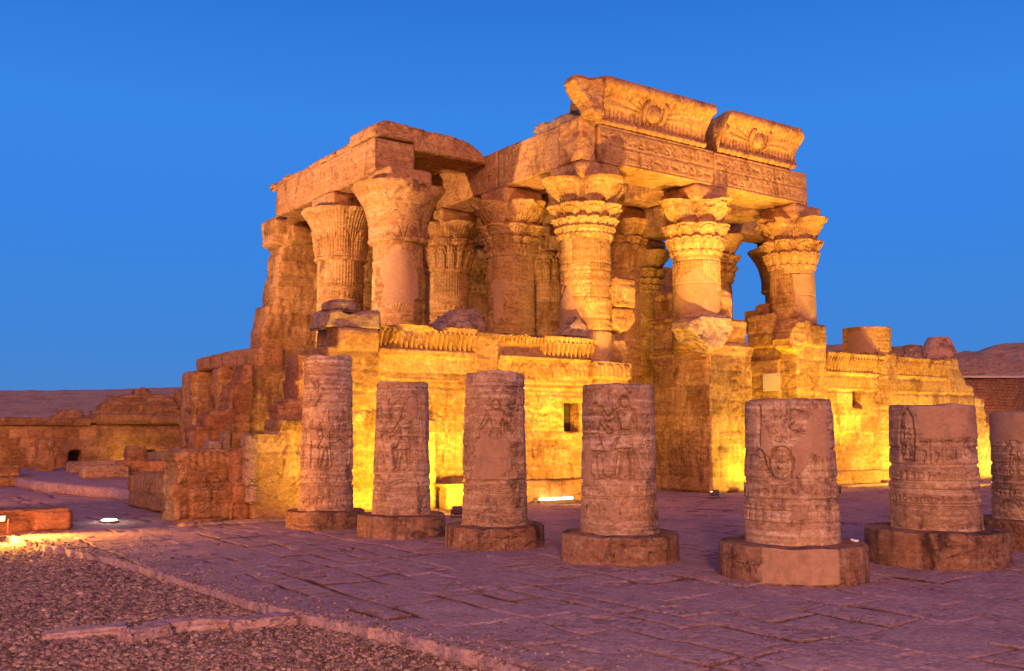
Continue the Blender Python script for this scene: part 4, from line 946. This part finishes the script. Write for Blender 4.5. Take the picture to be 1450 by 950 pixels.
stone('upper_block', [prism([(24.55, 5.65), (24.55, 6.55), (24.9, 6.78), (25.4, 6.66), (25.4, 5.7)], 22.55, 23.5)], M_wall, t, vox=.045, rough=.05, seed=99)
stone('broken_corner', [prism([(23.0, 5.55), (22.98, 5.25), (23.35, 4.85), (23.9, 4.55), (24.5, 4.72), (25.1, 5.35), (25.0, 5.78), (23.5, 5.75)], 22.2, 23.1)], M_rock, t, vox=.045, rough=.10, seed=100)
# ---- right pier
t = thing('gateway_pier', (29.2, 23.5, 0), 'pier at the right doorway carrying a small pale notice plate', 'pier', 'gateway piers')
relQ = Relief(2.2, 6, .03); relQ.line([(.5, .2), (.5, 5.4)], .03, .03); relQ.glyphs(.7, 1.2, .6, 5, .35, w=.025, d=.03, seed=15); relQ.line([(1.35, .2), (1.35, 5.4)], .03, .03)
stone('pier', [box(28.4, 30.1, 22.35, 24.6, 0, 5.75), prism([(28.3, 5.0), (28.3, 5.75), (28.7, 6.1), (29.4, 5.85), (30.1, 5.8), (30.1, 5.0)], 22.3, 23.0), box(28.85, 29.4, 23.0, 24.6, 5.7, 6.7), box(28.4, 29.2, 24.0, 24.75, 5.6, 6.45)], M_wall, t, vox=.045, rough=.06,
      reliefs=[(relQ, 'y', 28.4, 0, 22.35)], seed=110)
stone('bulging_stone', [prism([(27.95, 4.9), (27.8, 5.2), (27.95, 5.6), (28.3, 5.9), (28.8, 5.9), (28.9, 5.0), (28.4, 4.7)], 22.2, 23.0)], M_wall, t, vox=.045, rough=.07, seed=111)
stone('crack_block', [box(28.3, 28.5, 23.2, 24.5, 5.0, 6.25), box(28.33, 28.5, 23.05, 24.65, 3.0, 4.6)], M_wall, t, vox=.045, rough=.05, seed=112)
sg = thing('notice_plate', (28.28, 23.38, 3.72), 'small pale rectangular notice plate fixed to the right doorway pier', 'sign')
me = raw_mesh([box(28.24, 28.27, 23.0, 23.75, 3.42, 4.05)]); attr(me, 'patch', np.zeros(len(me.vertices))); put('plate', me, M_plate, sg)
for (yy, zz) in ((23.06, 3.98), (23.69, 3.98), (23.06, 3.49), (23.69, 3.49)):
    put('bolt', raw_mesh([box(28.225, 28.245, yy-.012, yy+.012, zz-.012, zz+.012)]), M_metal, sg)

# ---- right screen wall
t = thing('screen_wall', (36, 22.9, 0), 'yellow lit screen wall right of the doorways, its end broken in steps', 'screen wall')
relR = Relief(12, 5, .035)
for k in range(6): relR.person(1.0+k*1.35+(.6 if k > 1 else 0), 1.25, 1.75, bool(k % 2), w=.035, d=.045, crown=k % 3, arm=k % 3, staff=k % 2 == 0)
for k in range(6): relR.glyphs(1.5+k*1.35, 1.9+k*1.35, 1.8, 3.2, .24, w=.025, d=.03, seed=k+50, vertical=True)
for z in (.7, 1.15, 3.45): relR.hl(z, w=.03, d=.035)
relR.glyphs(0, 8, .75, 1.1, .32, w=.025, d=.025, seed=9)
V0, V1, VZ0, VZ1 = 31.82, 32.42, 2.86, 3.5
stone('wall', [box(30.12, V0, 22.5, 23.4, 0, 4.3), box(V1, 38.3, 22.5, 23.4, 0, 4.3), box(V0-.05, V1+.05, 22.5, 23.4, 0, VZ0), box(V0-.05, V1+.05, 22.5, 23.4, VZ1, 4.3), box(30.12, 33.7, 22.42, 22.6, 4.08, 4.2), box(34.5, 38.2, 22.42, 22.6, 4.08, 4.2),
               box(30.3, 33.5, 22.46, 22.6, 3.5, 3.56), box(34.7, 38.1, 22.46, 22.6, 3.5, 3.56)], M_wall, t, vox=.055, rough=.03, reliefs=[(relR, 'y', 30.2, 0, 22.5)], seed=120)
stone('pilaster', [box(33.72, 34.48, 22.33, 23.2, 0, 5.05)], M_wall, t, vox=.06, rough=.05, seed=121)
frieze('cobra_frieze', 30.2, 33.72, 22.55, 4.2, 4.86, t, 122, step=.17, dmg=.15)
frieze('cobra_frieze', 34.5, 38.2, 22.55, 4.2, 4.86, t, 123, step=.17, dmg=.3)
stone('stepped_end', [prism([(38.1, 0), (38.1, 5.0), (38.9, 5.08), (39.0, 4.6), (39.3, 4.3), (39.5, 3.95), (39.95, 3.9), (40.1, 3.5), (40.8, 3.45), (40.85, 2.9), (41.0, 2.7), (40.9, 2.35), (41.8, 2.3), (41.85, 1.9), (41.75, .8), (42.2, .75), (42.2, 0)], 22.42, 23.5)], M_wall, t, vox=.06, rough=.05, reliefs=[(relR, 'y', 37, 0, 22.42)], seed=124)
stone('plinth', [box(30.2, 38, 22.25, 22.6, 0, .55)], M_wall, t, vox=.07, rough=.03, seed=125)
window(V0, V1, VZ0, VZ1, 22.6, t)
for k, (a, b, lb) in enumerate(((30.3, 32.9, 'pale low kerb stone at the foot of the right screen wall'), (32.95, 35.4, 'second pale kerb stone, farther right along the right screen wall'))):
    tag(stone('kerb_stone', [box(a, b, 21.75-.05*k, 22.1, -.02, .10+.06*k)], M_rock, None, vox=.04, rough=.02, seed=126+k), lb, 'kerb stone', 'kerb stones')
tag(stone('rubble_block', [prism([(36.6, 4.3), (36.65, 4.9), (37.1, 5.3), (37.6, 5.62), (38.5, 5.60), (38.7, 5.2), (38.9, 4.3)], 23.6, 24.9)], M_rock, None, vox=.08, rough=.14, seed=130), 'brown boulder behind the right screen wall against the hill', 'stone block')

# ------------------------------------------------------------------ ruined blocks left of the hall
def blk(name, shapes, mat, label, cat='wall', vox=.05, rough=.05, seed=0, rel=(), group=None):
    return tag(stone(name, shapes, mat, None, vox=vox, rough=rough, seed=seed, reliefs=rel), label, cat, group)
relG = Relief(3, 2.6, .022); relG.hl(1.0); relG.hl(1.15)
for k in range(6): relG.line([(.35+k*.16, 1.55), (.33+k*.16, 1.3), (.38+k*.16, 1.22)], .02, .03)
relG.shape([(0, 0), (.25, 0), (.25, .06), (0, .06)], .75, .95, 1, d=.04)
blk('low_wall', [prism([(6.78, 0), (6.9, .25), (6.78, .6), (6.85, 1.1), (6.72, 1.5), (7.0, 1.6), (8.25, 1.57), (8.30, 0)], 22.2, 23.2), box(7.15, 8.1, 22.05, 22.3, 0, .75), box(7.15, 7.6, 22.02, 22.3, 0, .72)], M_ruin,
    'low weathered wall end nearest the court with white salt stains', vox=.04, rough=.07, seed=140, rel=[(relG, 'y', 6.8, 0, 22.2)])
blk('low_wall', [prism([(23.2, 0), (23.2, 1.4), (24.3, 1.3), (24.5, 1.0), (27.5, .9), (27.5, 0)], 7.2, 8.2, 'x')], M_ruin, 'low return wall running back from the salt stained wall end', vox=.06, rough=.07, seed=141)
relE = Relief(2.4, 2.4, .022); relE.person(.95, .85, 1.5, crown=0, arm=2, d=.018, w=.024); relE.person(1.75, .85, 1.45, True, d=.018, w=.02)
for z in (.3, .36, .62, .68, .8): relE.hl(z, w=.016, d=.02)
relE.glyphs(0, 2.3, .38, .62, .22, w=.014, d=.02, seed=4)
blk('carved_wall', [prism([(8.40, 0), (8.40, 1.93), (8.95, 1.93), (8.97, 2.27), (10.35, 2.27), (10.35, 0)], 21.65, 22.6)], M_wall, 'carved yellow lit wall panel just left of the tallest stump', vox=.035, rough=.025, seed=142, rel=[(relE, 'y', 8.3, 0, 21.65)])
blk('weathered_post', [box(8.14, 8.42, 21.45, 21.8, .75, 1.93), box(8.2, 8.42, 21.4, 21.75, .36, .8, .2)], M_rock, 'pale worn upright stone with a broken lower end left of the yellow panel', 'stone post', vox=.035, rough=.06, seed=143)
blk('jamb_stone', [box(7.98, 8.38, 21.85, 22.4, 0, 1.6)], M_red, 'short reddish upright slab between the stained wall and the worn post', 'stone post', vox=.05, rough=.05, seed=144)
relC = Relief(2.2, 2.8, .025)
for k in range(2): relC.person(.5+k*.75, 1.15, 1.3, bool(k), d=.03, w=.03, crown=k)
relC.glyphs(.05, 1.6, .3, 1.05, .24, w=.02, d=.03, seed=8, vertical=True); relC.hl(1.1, w=.025, d=.03)
blk('carved_wall', [box(9.45, 10.75, 25.0, 25.9, 0, 3.72)], M_wall, 'dark green tinged carved wall between the red steps and the screen wall', vox=.04, rough=.05, seed=145, rel=[(relC, 'y', 9.3, 1.2, 25.0)])
blk('stepped_wall', [prism([(8.05, 0), (8.05, 2.12), (8.35, 2.15), (8.37, 2.50), (8.85, 2.55), (8.92, 2.85), (9.0, 3.2), (9.2, 3.35), (9.25, 3.72), (9.50, 3.72), (9.5, 0)], 24.7, 25.6)], M_red, 'red brown stepped wall rising to the right beside the dark carved wall', vox=.05, rough=.05, seed=146)
blk('stone_block', [box(8.15, 8.5, 24.0, 24.5, 1.2, 1.75), box(8.55, 8.75, 24.1, 24.4, 1.4, 2.0)], M_rock, 'small pale block on the low wall in front of the red steps', 'stone block', vox=.03, rough=.03, seed=147)
blk('green_block', [box(8.78, 9.3, 24.2, 24.7, 0, 2.2)], M_wall, 'squarish olive lit block in the dark notch of the red steps', 'stone block', vox=.05, rough=.03, seed=148)
blk('broken_wall', [prism([(9.4, 0), (9.45, 2.75), (9.72, 2.80), (9.66, 3.2), (9.78, 3.35), (9.76, 3.88), (10.32, 3.92), (10.36, 0)], 22.4, 23.3), box(9.3, 9.7, 22.6, 23.2, 2.2, 2.65)], M_red, 'jagged reddish masonry at the left corner of the screen wall', vox=.045, rough=.07, seed=149)
# far colonnade with lintel
t = thing('lintel_colonnade', (13.9, 39.5, 0), 'far row of broken piers still carrying a long stone lintel, left of the stepped wall', 'ruin')
stone('lintel', [prism([(35.3, 4.35), (35.3, 5.12), (38.2, 5.2), (42.7, 5.12), (42.7, 4.56), (39, 4.5)], 13.8, 14.8, 'x')], M_beam, t, vox=.08, rough=.06, seed=150)
for k, (y0, y1, tp) in enumerate(((41.3, 43.7, 3.9), (38.2, 39.9, 3.7), (35.4, 36.6, 3.9))):
    stone('pier', [prism([(y0, 0), (y0+.1, 1.2), (y0+.4, 2.4), (y0+.2, 3.1), (y0+.7, tp), (y0+.5, 4.55), (y1-.1, 4.55), (y1, 3.6), (y1+.1, 2.2), (y1+.1, 0)], 13.5, 15.0, 'x')], M_wall, t, vox=.09, rough=.10, seed=151+k)
blk('inner_hall_wall', [prism([(36.9, 0), (36.9, 4.3), (40, 4.2), (46, 3.8), (46, 0)], 16.5, 17.5, 'x')], M_wall, 'plain inner wall seen through the far broken piers', vox=.12, rough=.06, seed=155)

# ------------------------------------------------------------------ background ruins, left
t = thing('enclosure_wall', (7, 50.5, 0), 'long low enclosure wall across the left background below the hill', 'wall')
stone('wall', [box(-12, 10.4, 50, 51.2, 0, 2.28), box(10.9, 13.9, 50, 51.2, 0, 2.28), box(14.4, 17.5, 50, 51.2, 0, 2.28), box(10.3, 11.0, 50, 51.2, 1.08, 2.28), box(13.8, 14.5, 50, 51.2, 1.08, 2.28)], M_ruin, t, vox=.09, rough=.05, seed=160)
stone('coping', [box(-12, 9.0, 49.8, 51.3, 2.25, 2.62), box(9.15, 11.3, 49.8, 51.3, 2.25, 2.60), box(11.5, 14.1, 49.85, 51.3, 2.3, 2.85), box(14.2, 16.8, 49.8, 51.2, 2.3, 2.75)], M_ruin, t, vox=.09, rough=.05, seed=161)
for x0 in (10.4, 13.9): stone('doorway', [box(x0-.02, x0+.52, 50.6, 50.9, 0, .95)], M_dark, t, vox=.1, rough=.01)  # dark slabs give the doorways their shade by colour
sts = [(9.9, 11.9, 52, 53, 2.3, 3.0, 'rubble course of pale blocks above the long wall'), (11.9, 16.6, 52.2, 53.4, 2.3, 3.35, 'lower tier of the stacked ruin on the left horizon'),
       (12.6, 16.8, 53.5, 54.5, 2.3, 3.75, 'middle tier of the stacked ruin on the left horizon'), (14.2, 15.9, 54.6, 55.6, 2.3, 4.2, 'top left block of the stacked ruin on the horizon'), (16.3, 17.8, 54.4, 55.6, 2.3, 4.1, 'top right block of the stacked ruin beside its dark doorway')]
for k, (a, b, c, d, z0, z1, lb) in enumerate(sts):
    blk('ruined_course', [box(a, b, c, d, 0, z1-.25), box(a+.3, b-.5, c, d, z1-.3, z1), box(a+.9, b-1.0, c+.1, d, z1-.1, z1+.12)], M_ruin, lb, 'ruin', vox=.08, rough=.09, seed=165+k, group='tiers of the ruin on the left horizon')
blk('ruined_course', [box(15.85, 16.35, 55.0, 55.5, 0, 3.6)], M_dark, 'dark doorway recess high in the stacked ruin', 'doorway', vox=.1, rough=.02, seed=171)  # doorway shade made with a dark-coloured slab
# terrace step and loose blocks
def terrace():
    t = stone('terrace', [prism([(7.35, 23.3), (8.2, 27.4), (6.45, 36.6), (6.3, 49.8), (16, 49.8), (13.0, 36), (11.2, 28), (8.6, 23.3)], -.05, .32, 'z')], M_pave, None, vox=.07, rough=.04, seed=172)
    tag(t, kind='structure')
terrace()
bl = [(2.75, 4.62, 21.7, 22.7, -.02, .44, M_red, 'orange lit squared block at the left edge of the picture'),
      (4.6, 7.2, 39.6, 40.6, 0, .36, M_ruin, 'long low block at the far left below the yellow glow'), (4.3, 6.9, 41.2, 42.2, 0, .62, M_ruin, 'block behind the far left low block'),
      (8.3, 9.9, 37.5, 38.4, .3, .75, M_rock, 'grey rounded block on the terrace left of centre'), (9.7, 11.6, 38.2, 39.2, .3, .88, M_red, 'reddish rectangular block on the terrace'),
      (8.9, 11.0, 42.5, 43.5, .3, .78, M_rock, 'long pale block lying on the terrace behind the grey one'), (11.8, 13.6, 40.5, 41.5, .3, .75, M_ruin, 'brown block at the right end of the terrace'),
      (11.6, 12.4, 44.5, 45.2, .3, 1.35, M_ruin, 'upright square block in front of the enclosure wall'), (12.9, 15.4, 47, 48, .3, 1.0, M_rock, 'pale slab under the white glow by the enclosure wall'), (8.2, 8.9, 45.5, 46.3, 0, 1.7, M_ruin, 'worn upright stone at the left of the enclosure wall')]
for k, (a, b, c, d, z0, z1, mt, lb) in enumerate(bl):
    blk('stone_block', [box(a, b, c, d, z0-.02, z1, random.uniform(-.05, .05))], mt, lb, 'stone block', vox=.05, rough=.05, seed=180+k, group='loose blocks in the left background')
tag(stone('pillar_stub', [box(13.15, 13.4, 22.0, 22.3, 0, 2.3)], M_wall, None, vox=.04, rough=.03, seed=195), 'thin orange upright stone between the second and third stumps', 'stone post')
# right background
blk('mud_brick_wall', [prism([(46.5, 0), (46.5, 4.55), (52, 4.8), (60, 5.0), (75, 5.1), (75, 0)], 27, 28.2)], M_brick, 'brown mud brick wall in the right background', vox=.12, rough=.06, seed=200)
blk('coping_strip', [prism([(46.4, 4.62), (46.4, 4.74), (60, 5.14), (75, 5.24), (75, 5.12), (60, 5.02)], 26.9, 28.3)], M_plate, 'thin pale coping along the top of the mud brick wall', 'coping', vox=.06, rough=.01, seed=201)
az = R(31.1); kx, ky = 92*math.cos(az), 92*math.sin(az)
blk('rock_outcrop', [cyl(kx, ky, 2.2, 5.5, 9.0, 20, 1.4), cyl(kx+.3, ky-.2, 1.6, 8.5, 10.0, 16, 1.0), box(kx-2.5, kx+2.2, ky-1.5, ky+1.5, 5, 8.2, .4)], M_hill, 'rounded rocky knob standing up from the right hill', 'rock', vox=.2, rough=.088, seed=202)
# kerb stones half buried in the gravel
for k, (x, y, lx, ly, rz_, h, lb) in enumerate(((2.55, 11.15, .42, .16, -.15, .03, 'leftmost flat kerb stone nearly buried in the gravel'), (3.02, 10.62, .26, .13, .3, .07, 'small angular kerb stone in the gravel, second from the left'),
        (3.52, 10.78, .50, .14, -.2, .05, 'longest worn kerb stone lying in the gravel'), (4.22, 10.50, .36, .15, -.12, .07, 'kerb stone in the gravel touching the paving edge'))):
    tag(stone('kerb_stone', [box(x-lx, x+lx, y-ly, y+ly, -.22, -.07+h, rz_)], M_pave, None, vox=.025, rough=.05, seed=210+k), lb, 'kerb stone', 'kerb stones')
# long sill in front of the left walls
blk('sill_slab', [box(6.6, 9.9, 21.0, 21.35, -.03, .07)], M_rock, 'narrow raised sill slab at the foot of the walls behind the tallest stump', 'kerb stone', vox=.04, rough=.03, seed=215)
me = raw_mesh([box(11.86, 11.95, 8.42, 8.47, .485, .51, .5), box(11.84, 11.90, 8.44, 8.50, .495, .515, .2, .3)]); tag(put('paper_scrap', me, M_paper), 'tiny white scrap of paper on the nearest stump\'s base', 'litter')

# ------------------------------------------------------------------ lamps
def lamp(loc, target, power, col, spot=150, rad=.12, fixture=True, label=None, glow=M_glow, blend=.6, w=.30):
    ld = bpy.data.lights.new('floodlight_beam', 'SPOT'); ld.energy = power; ld.color = col; ld.spot_size = R(spot); ld.spot_blend = blend; ld.shadow_soft_size = rad
    o = bpy.data.objects.new('floodlight_beam', ld); COL.objects.link(o)
    d = (Vector(target)-Vector(loc)).normalized(); q = d.to_track_quat('-Z', 'Y')
    if not fixture:
        o.location = loc; o.rotation_euler = q.to_euler(); return o
    base = Vector((loc[0], loc[1], 0))
    t = thing('floodlight', base, label, 'floodlight', 'ground floodlights of the temple')
    o.parent = t; o.location = Vector(loc)-base+d*.10; o.rotation_euler = q.to_euler()
    Mx = Matrix.Translation(Vector(loc)) @ q.to_matrix().to_4x4()
    def part(name, boxes, mat):
        bm = bmesh.new()
        for (x0, x1, y0, y1, z0, z1) in boxes:
            bmesh.ops.create_cube(bm, size=1, matrix=Mx @ Matrix.Translation(((x0+x1)/2, (y0+y1)/2, (z0+z1)/2)) @ Matrix.Diagonal((x1-x0, y1-y0, z1-z0, 1)))
        bmesh.ops.bevel(bm, geom=bm.edges[:], offset=.006, segments=2, affect='EDGES', clamp_overlap=True)
        me = bpy.data.meshes.new(name); bm.to_mesh(me); bm.free(); return put(name, me, mat, t)
    h = w*.33
    part('housing', [(-w/2, w/2, -h/2, h/2, 0, .09), (-w/2*.8, w/2*.8, -h/2*.8, h/2*.8, .08, .13)]+[(-w/2-.012, w/2+.012, h/2, h/2+.012, -.05, .09), (-w/2-.012, w/2+.012, -h/2-.012, -h/2, -.02, .09)], M_metal)
    part('glass', [(-w/2*.92, w/2*.92, -h/2*.9, h/2*.9, -.012, -.004)], glow)
    bm = bmesh.new()
    for sx_ in (-1, 1):
        bmesh.ops.create_cube(bm, size=1, matrix=Matrix.Translation((loc[0]+sx_*(w/2+.03)*1, loc[1], loc[2]/2)) @ Matrix.Diagonal((.02, .03, loc[2], 1)))
    bmesh.ops.create_cube(bm, size=1, matrix=Matrix.Translation((loc[0], loc[1], .02)) @ Matrix.Diagonal((w+.08, .10, .025, 1)))
    me = bpy.data.meshes.new('bracket'); bm.to_mesh(me); bm.free(); put('bracket', me, M_metal, t)
    return t
YEL = (1., .69, .05); ORG = (1., .56, .04); DOR = (1., .42, .03)
# left screen wall
lamp((11.7, 19.9, .18), (11.3, 22.4, 3.2), 850, YEL, label='floodlight hidden behind the tallest stump lighting the screen wall')
lamp((12.6, 19.7, .18), (13.0, 22.4, 3.4), 850, YEL, label='floodlight near the thin upright stone behind the second stump')
lamp((14.1, 19.6, .18), (14.6, 22.4, 3.5), 820, (1., .56, .06), label='floodlight behind the third stump')
lamp((17.6, 19.6, .18), (17.2, 22.4, 3.2), 520, ORG, label='floodlight in front of the screen wall\'s dark window', w=.3)
lamp((19.0, 20.6, .18), (19.2, 22.6, 6), 300, ORG, label='floodlight below the jamb left of the doorway')
# far-left carved panel
lamp((9.95, 20.9, .15), (9.7, 21.7, 1.6), 30, YEL, label='floodlight at the foot of the yellow carved panel')
lamp((10.0, 24.2, .15), (10.0, 25.1, 2.2), 90, (.9, .75, .12), label='floodlight in front of the dark green tinged carved wall')
# central pier
lamp((26.2, 20.0, .16), (25.2, 22.4, 3.6), 900, (1., .80, .05), label='floodlight behind the nearest stump lighting the central pier')
lamp((25.35, 21.75, .12), (25.2, 22.4, 3.6), 150, (1., .88, .05), label='glowing floodlight at the foot of the central pier')
lamp((21.8, 24.2, .15), (22.2, 27, 5), 60, (.9, .70, .08), label='floodlight inside the left doorway')
lamp((27.2, 20.0, .16), (29.4, 22.4, 4.5), 800, ORG, label='floodlight in front of the right pier')
# right screen wall
lamp((32.8, 19.2, .16), (32.4, 22.5, 3.4), 1150, YEL, label='floodlight before the right screen wall\'s dark window')
lamp((35.4, 19.2, .16), (36.2, 22.5, 3.4), 1100, YEL, label='floodlight before the middle of the right screen wall')
lamp((41.0, 21.1, .16), (40.6, 22.5, 2.2), 700, (1., .85, .16), label='dazzling floodlight at the stepped end of the right screen wall')
# inner hall
for k, (p, tg, pw, c, lb) in enumerate((((17.2, 24.6, .3), (17.3, 28, 9.5), 150, ORG, 'floodlight inside the hall behind the left screen wall'), ((12.6, 25.2, .3), (14.6, 29, 9), 160, (1., .60, .06), 'floodlight by the left side of the hall'),
        ((17.3, 29.5, .3), (17.3, 33, 9), 25, DOR, 'floodlight deep in the left of the hall'), ((22.2, 30, .3), (24, 32, 9), 40, DOR, 'floodlight deep in the middle of the hall'),
        ((27.2, 25.6, .3), (27.2, 27, 10), 600, ORG, 'floodlight inside the right doorway'), ((32.0, 25.5, .3), (31, 26, 9), 500, ORG, 'floodlight behind the right screen wall'))):
    lamp(p, tg, pw, c, label=lb)
# facade washers
lamp((15.2, 17.1, .2), (21.3, 22.6, 10.6), 9600, (1., .57, .16), spot=46, label='large floodlight behind the fourth stump washing the bigger winged cornice', w=.42)
lamp((20.6, 16.4, .2), (27.0, 22.6, 10.6), 10000, (1., .57, .16), spot=46, label='large floodlight behind the nearest stump washing the smaller winged cornice', w=.42)
lamp((22.2, 20.6, .2), (22.0, 22.2, 11), 1200, (1., .55, .05), spot=70, label='floodlight by the left doorway aimed straight up at the cornice')
lamp((27.4, 20.6, .2), (27.0, 22.2, 11), 1200, (1., .55, .05), spot=70, label='floodlight by the right doorway aimed straight up at the cornice')
lamp((18.0, 20.0, .2), (18.6, 23.2, 8.5), 1900, (1., .62, .05), spot=90, label='floodlight aimed up at the richest capital')
lamp((31.4, 20.2, .2), (29.8, 23.2, 8.5), 1700, (1., .66, .05), spot=90, label='floodlight aimed up at the right end column')
# background left glows
lamp((5.6, 48.6, .3), (5.6, 50, 1.2), 130, (1., .6, .1), label='floodlight making the yellow glow on the far left wall')
lamp((13.1, 48.9, .45), (13.1, 50, 1.2), 60, YEL, label='floodlight between the two small doorways')
lamp((15.4, 46.3, .5), (15.2, 50, 1.6), 200, (1., .8, .5), label='white floodlight at the right end of the enclosure wall', glow=M_glow_w)
lamp((3.16, 21.1, .34), (5.0, 16.5, .0), 2200, (1., .40, .04), spot=165, label='bright orange lamp by the squared block at the picture\'s left edge', glow=M_glow_o)
lamp((49, 24.5, .3), (52, 27, 2.5), 520, (1., .42, .08), label='added floodlight brightening the mud brick wall in the right background')  # lamp added to brighten the brick wall, no source visible there
lamp((-1.0, 27.0, 2.2), (12, 50, 1.0), 3600, (1., .36, .07), spot=90, label='floodlight on the left outside the picture', rad=.3)
lamp((-4, 26.5, 1.0), (15, 30.5, 11.0), 40000, (1., .58, .29), spot=44, label='powerful floodlight beyond the left edge, aimed at the high beams', rad=.3, blend=.8, w=.5)
lamp((2.6, 20.2, .35), (9.0, 24.0, 1.6), 240, (1., .34, .06), spot=110, label='orange floodlight just outside the left edge', rad=.2)
lamp((-3, -6.5, 4.5), (10.8, 14, .8), 9800, (1., .50, .22), spot=66, label='added fill floodlight behind the photographer warming the row of stumps', rad=.35, blend=.7, w=.6)  # unseen lamp, added as warm fill on the stump fronts
# linear tube light at the wall foot
t = thing('tube_light', (17.2, 21.85, 0), 'long thin white tube light lying at the foot of the screen wall', 'tube light')
me = raw_mesh([box(16.66, 17.78, 21.80, 21.90, .10, .15)]); put('tube', me, M_glow_w, t)
me = raw_mesh([box(16.6, 17.84, 21.78, 21.93, .0, .09)]); put('housing', me, M_metal, t)
# ground inset light
t = thing('ground_light', (5.64, 22.95, 0), 'round white light set in the paving left of the low wall', 'ground light')
me = raw_mesh([cyl(5.64, 22.95, .20, -.02, .05, 32)]); put('rim', me, M_metal, t)
me = raw_mesh([cyl(5.64, 22.95, .17, .052, .075, 32, .14)]); put('lens', me, M_glow_w, t)
pl = bpy.data.lights.new('ground_light_beam', 'POINT'); pl.energy = 14; pl.color = (1., .85, .6); pl.shadow_soft_size = .1
po = bpy.data.objects.new('ground_light_beam', pl); COL.objects.link(po); po.parent = t; po.location = (0, 0, .22)
# bright lit plinth stone by the second stump
tag(stone('plinth_slab', [box(13.45, 14.35, 21.55, 21.95, 0, .60), box(13.3, 14.4, 21.5, 22.0, .58, .66)], M_wall, None, vox=.03, rough=.01, seed=220), 'low slab glowing almost white between the second and third stumps', 'stone block')
